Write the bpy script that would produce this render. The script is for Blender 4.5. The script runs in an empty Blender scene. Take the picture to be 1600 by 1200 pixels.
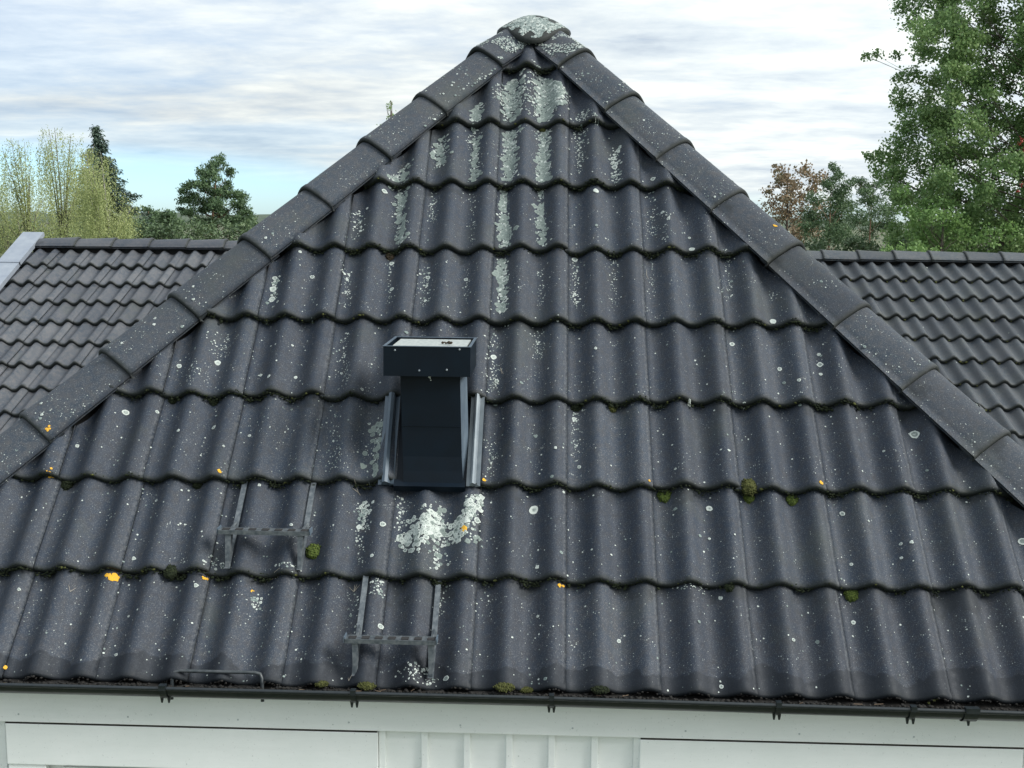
import bpy, bmesh, math, random
import numpy as np
from mathutils import Vector, Matrix, noise
random.seed(7); rng = np.random.default_rng(7)
scene = bpy.context.scene
COL = scene.collection

# ------------------------------------------------------------------ camera
PITCH, ROLL, YAW = -0.144651, 0.010456, -0.034021
CAM = Vector((-0.36247, -3.69626, 1.19351)); FPX = 1798.6
def cam_axes():
    cy, sy = math.cos(YAW), math.sin(YAW); cp, sp = math.cos(PITCH), math.sin(PITCH)
    F = Vector((sy*cp, cy*cp, sp)); R = Vector((cy, -sy, 0)); U = R.cross(F)
    c, s = math.cos(ROLL), math.sin(ROLL)
    return c*R + s*U, -s*R + c*U, F
CR, CU, CF = cam_axes()
cd = bpy.data.cameras.new('camera'); cam = bpy.data.objects.new('camera', cd); COL.objects.link(cam)
cam.matrix_world = Matrix(((CR.x, CU.x, -CF.x, CAM.x), (CR.y, CU.y, -CF.y, CAM.y), (CR.z, CU.z, -CF.z, CAM.z), (0, 0, 0, 1)))
cd.sensor_width = 36; cd.lens = FPX/1600*36; cd.clip_start = 0.05; cd.clip_end = 3000
scene.camera = cam

# ------------------------------------------------------------------ light
SUN_EL, SUN_AZ = math.radians(36), math.radians(106)      # azimuth clockwise from +Y (view direction): from the right, a little behind the viewer
w = bpy.data.worlds.new('World'); scene.world = w; w.use_nodes = True
nt = w.node_tree; nt.nodes.clear()
def N(t, typ, **kw):
    n = t.nodes.new(typ)
    for k, v in kw.items():
        if k == 'inp':
            for a, b in v.items(): n.inputs[a].default_value = b
        else: setattr(n, k, v)
    return n
def ramp(t, stops, interp='LINEAR'):
    r = t.nodes.new('ShaderNodeValToRGB'); cr = r.color_ramp; cr.interpolation = interp
    while len(cr.elements) > 1: cr.elements.remove(cr.elements[-1])
    for i, (p, c) in enumerate(stops):
        e = cr.elements[0] if i == 0 else cr.elements.new(p)
        e.position = p; e.color = (c, c, c, 1) if not hasattr(c, '__len__') else (*c, 1)
    return r
def math_n(t, op, a, b=None, clamp=False):
    n = t.nodes.new('ShaderNodeMath'); n.operation = op; n.use_clamp = clamp
    for i, x in enumerate((a, b)):
        if x is None: continue
        if isinstance(x, (int, float)): n.inputs[i].default_value = x
        else: t.links.new(x, n.inputs[i])
    return n.outputs[0]
sky = N(nt, 'ShaderNodeTexSky', sky_type='NISHITA', sun_disc=False, sun_elevation=SUN_EL, sun_rotation=SUN_AZ, altitude=50, air_density=1.0, dust_density=0.3, ozone_density=2.5)
bgs = N(nt, 'ShaderNodeBackground', inp={'Strength': 0.095})
tint = N(nt, 'ShaderNodeVectorMath', operation='MULTIPLY'); tint.inputs[1].default_value = (0.62, 0.86, 1.20); nt.links.new(sky.outputs[0], tint.inputs[0]); nt.links.new(tint.outputs[0], bgs.inputs[0])
tc = N(nt, 'ShaderNodeTexCoord'); sx = N(nt, 'ShaderNodeSeparateXYZ'); nt.links.new(tc.outputs['Generated'], sx.inputs[0])
zz = math_n(nt, 'MAXIMUM', sx.outputs[2], 0.0)
zd = math_n(nt, 'ADD', zz, 0.10)
cx = math_n(nt, 'DIVIDE', sx.outputs[0], zd); cyy = math_n(nt, 'DIVIDE', sx.outputs[1], zd)
cb = N(nt, 'ShaderNodeCombineXYZ'); nt.links.new(cx, cb.inputs[0]); nt.links.new(cyy, cb.inputs[1])
def wnoise(scale, detail, rough, off, dist=0.3):
    mp = N(nt, 'ShaderNodeMapping'); mp.inputs['Location'].default_value = off; mp.inputs['Scale'].default_value = (0.8, 1.0, 1)
    nt.links.new(cb.outputs[0], mp.inputs[0])
    n = N(nt, 'ShaderNodeTexNoise', inp={'Scale': scale, 'Detail': detail, 'Roughness': rough, 'Distortion': dist}); nt.links.new(mp.outputs[0], n.inputs['Vector']); return n.outputs[0]
n1 = wnoise(0.95, 8, 0.56, (3.1, 1.7, 0), .15); n2 = wnoise(3.4, 9, 0.6, (9.3, 4.1, 0), .2); n3 = wnoise(0.30, 3, 0.5, (1.3, 7.7, 0))
mixn = math_n(nt, 'ADD', math_n(nt, 'MULTIPLY', n1, 0.52), math_n(nt, 'MULTIPLY', n2, 0.48))
# cloud tone: grey undersides to white tops
tone = ramp(nt, [(0.33, (0.29, 0.335, 0.385)), (0.41, (0.37, 0.415, 0.45)), (0.50, (0.455, 0.49, 0.50)), (0.60, (0.56, 0.585, 0.565))]); nt.links.new(mixn, tone.inputs[0])
# brighter towards the sun side of the sky
dsun = N(nt, 'ShaderNodeVectorMath', operation='DOT_PRODUCT'); nt.links.new(tc.outputs['Generated'], dsun.inputs[0])
dsun.inputs[1].default_value = (math.sin(0.42), math.cos(0.42), 0.0)
glow = ramp(nt, [(0.0, 0.86), (0.80, 0.92), (0.90, 0.99), (1.0, 1.13)]); nt.links.new(dsun.outputs['Value'], glow.inputs[0])
gl = N(nt, 'ShaderNodeVectorMath', operation='MULTIPLY'); nt.links.new(tone.outputs[0], gl.inputs[0]); nt.links.new(glow.outputs[0], gl.inputs[1])
bgc = N(nt, 'ShaderNodeBackground', inp={'Strength': 1.0}); 
# an overcast sky is brighter overhead than at the horizon
ov = N(nt, 'ShaderNodeVectorMath', operation='SCALE'); nt.links.new(gl.outputs[0], ov.inputs[0]); nt.links.new(math_n(nt, 'ADD', math_n(nt, 'MULTIPLY', zz, 0.9), 0.92), ov.inputs['Scale']); nt.links.new(ov.outputs[0], bgc.inputs[0])
# far edge of the cloud deck: open blue sky low down towards the left, thin gaps higher up
edge = math_n(nt, 'ADD', zz, math_n(nt, 'MULTIPLY', math_n(nt, 'SUBTRACT', n3, 0.5), 0.018))
edge = math_n(nt, 'SUBTRACT', edge, math_n(nt, 'MULTIPLY', sx.outputs[0], -0.062))
e1 = ramp(nt, [(0.012, 0.0), (0.034, 1.0)]); nt.links.new(edge, e1.inputs[0])
gap = ramp(nt, [(0.34, 0.82), (0.46, 1.0)]); nt.links.new(math_n(nt, 'ADD', math_n(nt, 'ADD', n3, math_n(nt, 'MULTIPLY', sx.outputs[0], 0.45)), math_n(nt, 'MULTIPLY', math_n(nt, 'SUBTRACT', n2, 0.5), 0.25)), gap.inputs[0])
cov = math_n(nt, 'MULTIPLY', e1.outputs[0], gap.outputs[0])
ms = N(nt, 'ShaderNodeMixShader'); nt.links.new(cov, ms.inputs[0]); nt.links.new(bgs.outputs[0], ms.inputs[1]); nt.links.new(bgc.outputs[0], ms.inputs[2])
wo = N(nt, 'ShaderNodeOutputWorld'); nt.links.new(ms.outputs[0], wo.inputs[0])

sd = bpy.data.lights.new('sun', 'SUN'); sd.energy = 2.6; sd.angle = math.radians(28); sd.color = (1.0, 0.985, 0.94)
sun = bpy.data.objects.new('sun', sd); COL.objects.link(sun)
sdir = Vector((math.sin(SUN_AZ)*math.cos(SUN_EL), math.cos(SUN_AZ)*math.cos(SUN_EL), math.sin(SUN_EL)))
sun.rotation_euler = sdir.to_track_quat('Z', 'Y').to_euler(); sun.location = (10, -10, 20)
scene.view_settings.view_transform = 'Standard'; scene.view_settings.look = 'None'; scene.view_settings.exposure = 0.90; scene.view_settings.gamma = 1.0
scene.view_settings.use_curve_mapping = False

# ------------------------------------------------------------------ helpers
def ray(px, py): return CF + CR*((px-800)/FPX) - CU*((py-600)/FPX)
def at(px, py, Y):
    d = ray(px, py); return CAM + d*((Y-CAM.y)/d.y)
def tag(o, label=None, cat=None, group=None, kind=None):
    for k, v in (('label', label), ('category', cat), ('group', group), ('kind', kind)):
        if v: o[k] = v
    return o
ORIGIN = {}
def thing(name, loc, label, cat, group=None):
    o = bpy.data.objects.new(name, None); COL.objects.link(o); o.location = loc; o.empty_display_size = 0.2
    ORIGIN[o.name] = Vector(loc); return tag(o, label, cat, group)
def link(name, me, mat=None, parent=None, M=None, smooth=None):
    """one mesh object whose world matrix is M (identity when absent)"""
    o = bpy.data.objects.new(name, me); COL.objects.link(o)
    if mat is not None and not me.materials: me.materials.append(mat)
    if smooth is not None: me.polygons.foreach_set('use_smooth', [smooth]*len(me.polygons))
    M = M or Matrix.Identity(4)
    if parent is not None:
        o.parent = parent
        pw = WM.get(parent.name, Matrix.Translation(ORIGIN[parent.name]) if parent.name in ORIGIN else Matrix.Identity(4))
        o.matrix_parent_inverse = pw.inverted()
    o.matrix_basis = M; WM[o.name] = M
    return o
WM = {}
def mesh(name, V, F):
    me = bpy.data.meshes.new(name); me.from_pydata([tuple(v) for v in V], [], [tuple(f) for f in F]); me.update(); return me
class MB:
    def __init__(s): s.V = []; s.F = []
    def add(s, V, F):
        b = len(s.V); s.V += [tuple(v) for v in V]; s.F += [tuple(i+b for i in f) for f in F]
    def box(s, lo, hi, M=None):
        x0, y0, z0 = lo; x1, y1, z1 = hi
        V = [Vector(p) for p in ((x0,y0,z0),(x1,y0,z0),(x1,y1,z0),(x0,y1,z0),(x0,y0,z1),(x1,y0,z1),(x1,y1,z1),(x0,y1,z1))]
        if M: V = [M @ v for v in V]
        s.add(V, [(3,2,1,0),(4,5,6,7),(0,1,5,4),(1,2,6,5),(2,3,7,6),(3,0,4,7)])
    def tube(s, pts, r, n=8, cap=True):
        pts = [Vector(p) for p in pts]; rr = r if hasattr(r, '__len__') else [r]*len(pts); V = []; F = []
        up = None
        for i, p in enumerate(pts):
            t = (pts[min(i+1, len(pts)-1)] - pts[max(i-1, 0)]).normalized()
            if up is None:
                up = Vector((0,0,1)) if abs(t.z) < .9 else Vector((1,0,0))
            a = t.cross(up).normalized(); b = a.cross(t).normalized(); up = b
            for k in range(n):
                th = 2*math.pi*k/n; V.append(p + (a*math.cos(th)+b*math.sin(th))*rr[i])
        for i in range(len(pts)-1):
            for k in range(n): F.append((i*n+k, i*n+(k+1)%n, (i+1)*n+(k+1)%n, (i+1)*n+k))
        if cap: F.append(tuple(range(n-1,-1,-1))); F.append(tuple((len(pts)-1)*n+k for k in range(n)))
        s.add(V, F)
    def build(s, name, mat, parent=None, smooth=False, M=None, bevel=0):
        me = mesh(name, s.V, s.F)
        if bevel:
            bm = bmesh.new(); bm.from_mesh(me); bmesh.ops.recalc_face_normals(bm, faces=bm.faces)
            bmesh.ops.bevel(bm, geom=list(bm.edges), offset=bevel, segments=2, affect='EDGES', profile=.6); bm.to_mesh(me); bm.free()
        return link(name, me, mat, parent, M, smooth)

# ------------------------------------------------------------------ materials
def mat(name, base, rough=.6, metal=0., spec=.5):
    m = bpy.data.materials.new(name); m.use_nodes = True; t = m.node_tree; b = t.nodes['Principled BSDF']
    b.inputs['Base Color'].default_value = (*base, 1); b.inputs['Roughness'].default_value = rough; b.inputs['Metallic'].default_value = metal
    b.inputs['Specular IOR Level'].default_value = spec
    return m, t, b
def noise_n(t, scale, detail=4, rough=.55, vec=None, dist=0.):
    n = N(t, 'ShaderNodeTexNoise', inp={'Scale': scale, 'Detail': detail, 'Roughness': rough, 'Distortion': dist})
    if vec is not None: t.links.new(vec, n.inputs['Vector'])
    return n.outputs[0]
def mixc(t, fac, a, b):
    n = t.nodes.new('ShaderNodeMix'); n.data_type = 'RGBA'
    if isinstance(fac, float): n.inputs[0].default_value = fac
    else: t.links.new(fac, n.inputs[0])
    for i, c in ((6, a), (7, b)):
        if isinstance(c, tuple): n.inputs[i].default_value = (*c, 1)
        else: t.links.new(c, n.inputs[i])
    return n.outputs[2]
def bump(t, b, h, strength, dist):
    n = N(t, 'ShaderNodeBump', inp={'Strength': strength, 'Distance': dist}); t.links.new(h, n.inputs['Height']); t.links.new(n.outputs[0], b.inputs['Normal'])

def tile_material(name, c0, c1, speck=1.0, wet=False, rough=.55, warm=(.085,.072,.07)):
    m, t, b = mat(name, c0, rough, 0., .34)
    geo = N(t, 'ShaderNodeNewGeometry'); P = geo.outputs['Position']; oi = N(t, 'ShaderNodeObjectInfo')
    tco = N(t, 'ShaderNodeTexCoord'); so = N(t, 'ShaderNodeSeparateXYZ'); t.links.new(tco.outputs['Object'], so.inputs[0])
    big = noise_n(t, 5, 5, .6, P); mid = noise_n(t, 38, 5, .6, P); fine = noise_n(t, 420, 3, .7, P)
    r1 = ramp(t, [(.35, 0), (.68, 1)]); t.links.new(big, r1.inputs[0])
    col = mixc(t, r1.outputs[0], c0, c1)
    r2 = ramp(t, [(.42, 0), (.75, .8)]); t.links.new(mid, r2.inputs[0])
    col = mixc(t, r2.outputs[0], col, warm)
    # exposed aggregate: pale and dark grains
    gra = noise_n(t, 250, 2, .8, P); r3 = ramp(t, [(.54, 0), (.70, .7)]); t.links.new(gra, r3.inputs[0])
    col = mixc(t, r3.outputs[0], col, (.125, .132, .140))
    # tiny lichen specks
    vo = N(t, 'ShaderNodeTexVoronoi', inp={'Scale': 165.0, 'Randomness': 1.0}); t.links.new(P, vo.inputs['Vector'])
    sep = N(t, 'ShaderNodeSeparateColor'); t.links.new(vo.outputs['Color'], sep.inputs[0])
    rad = math_n(t, 'MULTIPLY', math_n(t, 'SUBTRACT', sep.outputs[0], 1-.16*speck), 2.4)
    dens = ramp(t, [(.40, 0.25), (.62, 1)]); t.links.new(noise_n(t, 9, 4, .6, P), dens.inputs[0])
    rad = math_n(t, 'MULTIPLY', rad, dens.outputs[0])
    sp = math_n(t, 'MULTIPLY', math_n(t, 'LESS_THAN', vo.outputs['Distance'], rad), .85)
    col = mixc(t, sp, col, (.36, .40, .38))
    vo2 = N(t, 'ShaderNodeTexVoronoi', inp={'Scale': 330.0, 'Randomness': 1.0}); t.links.new(P, vo2.inputs['Vector'])
    sep2 = N(t, 'ShaderNodeSeparateColor'); t.links.new(vo2.outputs['Color'], sep2.inputs[0])
    rad2 = math_n(t, 'MULTIPLY', math_n(t, 'MULTIPLY', math_n(t, 'SUBTRACT', sep2.outputs[1], .80), 2.2), dens.outputs[0])
    sp2 = math_n(t, 'MULTIPLY', math_n(t, 'LESS_THAN', vo2.outputs['Distance'], rad2), .42)
    col = mixc(t, sp2, col, (.22, .24, .25))
    # algae film in the pans
    alg = ramp(t, [(.55, 0), (.75, .35)]); t.links.new(noise_n(t, 3.1, 4, .6, P), alg.inputs[0])
    col = mixc(t, alg.outputs[0], col, (.06, .068, .05))
    # tone of the single tile
    ot = ramp(t, [(0, (.76, .77, .80)), (1, (1.22, 1.20, 1.17))]); t.links.new(oi.outputs['Random'], ot.inputs[0])
    mu = N(t, 'ShaderNodeMix', data_type='RGBA', blend_type='MULTIPLY'); mu.inputs[0].default_value = 1; t.links.new(col, mu.inputs[6]); t.links.new(ot.outputs[0], mu.inputs[7]); col = mu.outputs[2]
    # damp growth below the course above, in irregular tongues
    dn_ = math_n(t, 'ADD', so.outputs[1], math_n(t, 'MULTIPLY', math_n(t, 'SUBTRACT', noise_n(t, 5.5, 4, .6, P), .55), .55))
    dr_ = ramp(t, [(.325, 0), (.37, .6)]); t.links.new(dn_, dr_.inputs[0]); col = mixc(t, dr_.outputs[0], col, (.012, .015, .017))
    # patchy lighter arris beside the interlock
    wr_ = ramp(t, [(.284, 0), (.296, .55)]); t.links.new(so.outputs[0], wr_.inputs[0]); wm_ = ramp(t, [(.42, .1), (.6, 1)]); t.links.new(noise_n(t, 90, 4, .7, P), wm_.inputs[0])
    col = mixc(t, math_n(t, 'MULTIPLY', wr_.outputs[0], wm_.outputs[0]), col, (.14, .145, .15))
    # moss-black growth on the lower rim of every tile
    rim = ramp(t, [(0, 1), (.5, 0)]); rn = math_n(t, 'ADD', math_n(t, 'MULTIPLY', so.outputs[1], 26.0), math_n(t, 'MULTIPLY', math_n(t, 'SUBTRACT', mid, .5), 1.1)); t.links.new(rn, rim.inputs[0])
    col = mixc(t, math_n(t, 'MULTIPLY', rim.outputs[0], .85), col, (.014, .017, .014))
    rgh = ramp(t, [(.3, rough+.03), (.7, rough+.22)]); t.links.new(mid, rgh.inputs[0]); ro = rgh.outputs[0]
    if wet:
        wn = math_n(t, 'ADD', so.outputs[1], math_n(t, 'MULTIPLY', math_n(t, 'SUBTRACT', noise_n(t, 6, 3, .5, P), .5), .22))
        we = ramp(t, [(.066, 1), (.072, 0)]); t.links.new(wn, we.inputs[0])
        col = mixc(t, math_n(t, 'MULTIPLY', we.outputs[0], .70), col, (.007, .010, .015))
    t.links.new(col, b.inputs['Base Color']); t.links.new(ro, b.inputs['Roughness'])
    h = math_n(t, 'ADD', math_n(t, 'MULTIPLY', fine, .6), math_n(t, 'ADD', math_n(t, 'MULTIPLY', mid, .8), math_n(t, 'MULTIPLY', sp, .5)))
    bump(t, b, h, .55, .0022)
    return m
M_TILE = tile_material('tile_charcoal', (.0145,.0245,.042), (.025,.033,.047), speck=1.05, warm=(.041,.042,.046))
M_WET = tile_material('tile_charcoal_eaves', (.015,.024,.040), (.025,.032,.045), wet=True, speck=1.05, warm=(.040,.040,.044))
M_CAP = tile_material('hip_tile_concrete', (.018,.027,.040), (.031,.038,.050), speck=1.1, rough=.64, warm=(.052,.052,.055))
M_WINGL = tile_material('tile_lit_grey', (.030,.040,.055), (.070,.075,.085), speck=.3, rough=.42, warm=(.105,.100,.104))  # lightened grey: grazing light on the left wing put into the colour
M_WINGR = tile_material('tile_dark_grey', (.022,.032,.044), (.045,.052,.060), speck=.4, rough=.44, warm=(.078,.078,.080))  # paler than the front tiles: grazing light on the wing is in the colour

def plain(name, c0, c1, scale, rough=.6, metal=0, b_s=.3, b_d=.002, detail=5, spec=.5):
    m, t, b = mat(name, c0, rough, metal, spec); geo = N(t, 'ShaderNodeNewGeometry')
    n = noise_n(t, scale, detail, .6, geo.outputs['Position']); r = ramp(t, [(.35, 0), (.68, 1)]); t.links.new(n, r.inputs[0])
    t.links.new(mixc(t, r.outputs[0], c0, c1), b.inputs['Base Color']); bump(t, b, n, b_s, b_d); return m
M_UNDER = plain('underlay', (.012,.012,.013), (.02,.02,.02), 20, .9)
M_BLACK = plain('black_coated_steel', (.0006,.004,.009), (.001,.006,.013), 9, .5, 0, .05, .001, 5, .22)
M_STEEL = plain('weathered_steel', (.052,.064,.076), (.14,.155,.165), 60, .42, .2, .3, .001)
M_STEELD = plain('dark_painted_steel', (.025,.032,.036), (.05,.056,.06), 60, .4, 0, .3, .001)
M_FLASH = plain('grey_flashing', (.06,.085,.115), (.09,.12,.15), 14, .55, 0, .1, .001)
M_FLASHL = plain('flashing_lit_tone', (.17,.20,.225), (.25,.28,.30), 14, .6, 0, .1, .001)
M_TOPP = plain('chalky_top_sheet', (.26,.29,.29), (.42,.44,.42), 70, .6, 0, .2, .001)
M_VERGE = plain('verge_flashing_metal', (.22,.25,.30), (.29,.32,.36), 8, .5, .25, .1, .001)
M_GUT = plain('gutter_black_plastic', (.007,.011,.014), (.015,.019,.021), 45, .3, 0, .15, .001)
M_DEBRIS = plain('wet_leaf_litter', (.003,.003,.003), (.010,.008,.006), 160, .9)
M_RUST = plain('twig_brown', (.10,.06,.035), (.2,.15,.10), 90, .8)
M_STRAW = plain('dry_needle', (.30,.27,.22), (.42,.38,.32), 90, .8)
def moss_mat(name, a, b_, c):
    m, t, b = mat(name, a, .95, 0, .2); geo = N(t, 'ShaderNodeNewGeometry')
    n = noise_n(t, 260, 4, .7, geo.outputs['Position']); r = ramp(t, [(.35, a), (.52, b_), (.7, c)]); t.links.new(n, r.inputs[0])
    t.links.new(r.outputs[0], b.inputs['Base Color']); bump(t, b, n, .9, .004); return m
M_MOSSD = moss_mat('moss_black_green', (.006,.008,.005), (.014,.020,.010), (.045,.055,.022))
M_MOSSG = moss_mat('moss_green', (.022,.036,.010), (.07,.10,.022), (.15,.18,.04))
M_MOSSO = moss_mat('moss_olive', (.018,.022,.008), (.06,.065,.02), (.13,.135,.045))
M_MOSSB = moss_mat('moss_brown', (.02,.016,.012), (.06,.045,.03), (.10,.08,.06))
def lichen_mat(name, rimc, midc):
    m, t, b = mat(name, rimc, .9, 0, .2); geo = N(t, 'ShaderNodeNewGeometry'); at_ = N(t, 'ShaderNodeAttribute', attribute_name='rim')
    n = noise_n(t, 240, 4, .7, geo.outputs['Position']); rr = math_n(t, 'ADD', at_.outputs['Fac'], math_n(t, 'MULTIPLY', math_n(t, 'SUBTRACT', n, .5), .9))
    r = ramp(t, [(.25, 0), (.62, 1)]); t.links.new(rr, r.inputs[0]); hl = ramp(t, [(.58, 0), (.70, .6)]); t.links.new(noise_n(t, 330, 2, .6, geo.outputs['Position']), hl.inputs[0]); t.links.new(mixc(t, hl.outputs[0], mixc(t, r.outputs[0], midc, rimc), (.06,.07,.075)), b.inputs['Base Color']); bump(t, b, n, .8, .002); return m
M_LICH = lichen_mat('lichen_pale', (.45,.49,.46), (.17,.20,.19))
M_LICG = lichen_mat('lichen_grey_green', (.19,.23,.22), (.12,.15,.145))
M_LICF = lichen_mat('lichen_smooth', (.19,.225,.21), (.13,.16,.15))
M_LICO = lichen_mat('lichen_orange', (.66,.36,.03), (.52,.30,.06))
def paint_mat():
    m, t, b = mat('white_painted_wood', (.8,.8,.8), .5); geo = N(t, 'ShaderNodeNewGeometry')
    mp = N(t, 'ShaderNodeMapping'); mp.inputs['Scale'].default_value = (1.2, 8, 8); t.links.new(geo.outputs['Position'], mp.inputs[0])
    n = noise_n(t, 6, 6, .65, mp.outputs[0]); n2 = noise_n(t, 110, 5, .75, geo.outputs['Position']); n3 = noise_n(t, 3.3, 4, .6, geo.outputs['Position'])
    r = ramp(t, [(.4, 0), (.75, .55)]); t.links.new(n, r.inputs[0]); c = mixc(t, r.outputs[0], (.89,.91,.90), (.81,.83,.82))
    r3 = ramp(t, [(.42, 0), (.66, .55)]); t.links.new(n3, r3.inputs[0]); c = mixc(t, r3.outputs[0], c, (.78,.82,.80))
    r2 = ramp(t, [(.62, 0), (.71, .6)]); t.links.new(n2, r2.inputs[0]); c = mixc(t, r2.outputs[0], c, (.22,.25,.24))
    t.links.new(c, b.inputs['Base Color']); bump(t, b, math_n(t, 'ADD', n, math_n(t, 'MULTIPLY', n2, .3)), .35, .0015); return m
M_WHITE = paint_mat()
M_GLASS, _t, _b = mat('window_glass', (.02,.025,.03), .05)
M_NAIL = plain('painted_nail_head', (.45,.50,.50), (.55,.58,.58), 90, .6)
M_GAP = plain('dark_joint', (.03,.026,.022), (.05,.04,.035), 30, .9)
def leaf_mat(name, cols, trans=.25, rough=.55):
    m = bpy.data.materials.new(name); m.use_nodes = True; t = m.node_tree; t.nodes.clear()
    geo = N(t, 'ShaderNodeNewGeometry'); r = ramp(t, [(i/(len(cols)-1), c) for i, c in enumerate(cols)])
    n = noise_n(t, .9, 3, .6, geo.outputs['Position']); v = math_n(t, 'ADD', math_n(t, 'MULTIPLY', geo.outputs['Random Per Island'], .55), math_n(t, 'MULTIPLY', math_n(t, 'SUBTRACT', n, .28), 1.0), True)
    t.links.new(v, r.inputs[0])
    p = N(t, 'ShaderNodeBsdfPrincipled'); p.inputs['Roughness'].default_value = rough; p.inputs['Specular IOR Level'].default_value = .35; t.links.new(r.outputs[0], p.inputs['Base Color'])
    tr = N(t, 'ShaderNodeBsdfTranslucent'); t.links.new(r.outputs[0], tr.inputs[0]); mx = N(t, 'ShaderNodeMixShader'); mx.inputs[0].default_value = trans
    t.links.new(p.outputs[0], mx.inputs[1]); t.links.new(tr.outputs[0], mx.inputs[2]); o = N(t, 'ShaderNodeOutputMaterial'); t.links.new(mx.outputs[0], o.inputs[0]); return m
M_BARK = plain('bark', (.05,.04,.032), (.13,.11,.09), 12, .9, 0, .8, .02)
M_BARKP = plain('pine_bark', (.12,.07,.045), (.22,.13,.08), 9, .9, 0, .8, .02)
M_BARKW = plain('birch_bark', (.05,.05,.04), (.22,.21,.18), 5, .8, 0, .4, .01)

# ------------------------------------------------------------------ roof surfaces
TH = 0.8414336; TW = 0.30; G = 0.35739; G0 = 0.3775
V_ = Vector((0, math.cos(TH), math.sin(TH))); N_ = Vector((0, -math.sin(TH), math.cos(TH)))
def plane_frame(org, th):
    c, s = math.cos(th), math.sin(th)
    return Matrix(((1,0,0,org[0]), (0,c,-s,org[1]), (0,s,c,org[2]), (0,0,0,1)))
FM = plane_frame((0,0,0), TH)
THK = .032; AMP = .044; PH = .725
def prof(u):
    return AMP*(0.5+0.5*math.cos(2*math.pi*(u/0.15-PH)))**1.25
NJ = prof(0.0)
def wave(u): return prof(u % TW) - NJ
LIFT = {}
def row_of(v): return -1 if v < 0 else int(v//G)
def row_v0(r): return -G0 if r < 0 else r*G
def surf_n(u, v):
    r = row_of(v); return wave(u) - THK*(v-row_v0(r))/(G0 if r < 0 else G) + LIFT.get((r, math.floor(u/TW)), 0)
def S(u, v, e=0.0): return Vector((u, 0, 0)) + V_*v + N_*(surf_n(u, v)+e+.0006)
def pix_uv(px, py):
    d = ray(px, py); n = 0.0
    for _ in range(4):
        t = (n - CAM.dot(N_))/d.dot(N_); X = CAM + d*t; n = surf_n(X.x, X.dot(V_))
    return X.x, X.dot(V_)
def tile_verts(g, nx=25):
    """lower rim rolled over, wavy section, running up under the next course; local x across, y up-slope"""
    rows = [(.006, -.036), (-.001, -.029), (-.0025, -.012), (.000, -.0035), (.006, 0.0), (.03, 0.0), (g*.5, 0), (g+.055, 0)]
    V = []; F = []
    for (y, dn) in rows:
        base = -THK*max(y, 0)/g
        for i in range(nx+1):
            if i == 0: x, dj = -.012, -.0045
            elif i == 1: x, dj = .0004, -.0045
            elif i == 2: x, dj = .0028, -.0012
            else: x, dj = .0028+(TW-.0033)*(i-2)/(nx-2), 0
            V.append((x, y, prof(max(x, 0))-NJ+base+dn+dj))
    n1 = nx+1
    for r in range(len(rows)-1):
        for i in range(nx): F.append((r*n1+i, r*n1+i+1, (r+1)*n1+i+1, (r+1)*n1+i))
    # side skirts: the interlocking joint
    for i, flip in ((0, 1), (nx, 0)):
        b = len(V); idx = [r*n1+i for r in range(4, len(rows))]
        for k in idx: x, y, z = V[k]; V.append((x, y, z-.012))
        for k in range(len(idx)-1):
            q = (idx[k], idx[k+1], b+k+1, b+k); F.append(q if not flip else q[::-1])
    return V, F
TILE_V, TILE_F = tile_verts(G)
def lateral(M, rot=.006, lift=.0):
    return M @ Matrix.Translation((random.uniform(-.001,.001), random.uniform(-.005,.005), lift)) @ Matrix.Rotation(random.uniform(-rot,rot), 4, 'Z') @ Matrix.Rotation(random.uniform(-.003,.003), 4, 'X')
def tile_grid(parent, frame, v0, cols, rows, g, mats, keep=None, clips=(), base=None):
    """keep(u,v)->bool tests a tile's corners; clips: list of (point_uv, normal_uv), geometry on the normal's side is removed"""
    V, F = base or tile_verts(g); shared = None; cnt = 0
    for r in rows:
        for j in cols:
            u0 = j*TW; vv = v0(r)
            corners = [(u0, vv), (u0+TW, vv), (u0, vv+g+.05), (u0+TW, vv+g+.05)]
            state = 'in'
            for (pu, pv), (nu, nv) in clips:
                s = [(u-pu)*nu+(v-pv)*nv for u, v in corners]
                if min(s) >= 0: state = 'out'; break
                if max(s) > 0: state = 'cut'
            if state == 'out' or (keep and not keep(u0+TW/2, vv+g/2)): continue
            m = mats(r, j)
            lf = random.uniform(0, .006); M = lateral(frame @ Matrix.Translation((u0, vv, 0)), lift=lf)
            if frame is FM: LIFT[(r, j)] = lf
            if state == 'in':
                key = m.name
                if shared is None: shared = {}
                if key not in shared:
                    shared[key] = mesh('roof_tile', V, F); shared[key].materials.append(m); shared[key].polygons.foreach_set('use_smooth', [True]*len(F))
                me = shared[key]
            else:
                bm = bmesh.new(); vs = [bm.verts.new(v) for v in V]
                for f in F: bm.faces.new([vs[i] for i in f])
                for (pu, pv), (nu, nv) in clips:
                    bmesh.ops.bisect_plane(bm, geom=list(bm.verts)+list(bm.edges)+list(bm.faces), plane_co=(pu-u0, pv-vv, 0), plane_no=(nu, nv, 0), clear_outer=True)
                if len(bm.faces) < 6: bm.free(); continue
                me = bpy.data.meshes.new('roof_tile'); bm.to_mesh(me); bm.free(); me.materials.append(m)
                me.polygons.foreach_set('use_smooth', [True]*len(me.polygons))
            o = link('roof_tile', me, None, parent, M); cnt += 1
    return cnt

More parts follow.
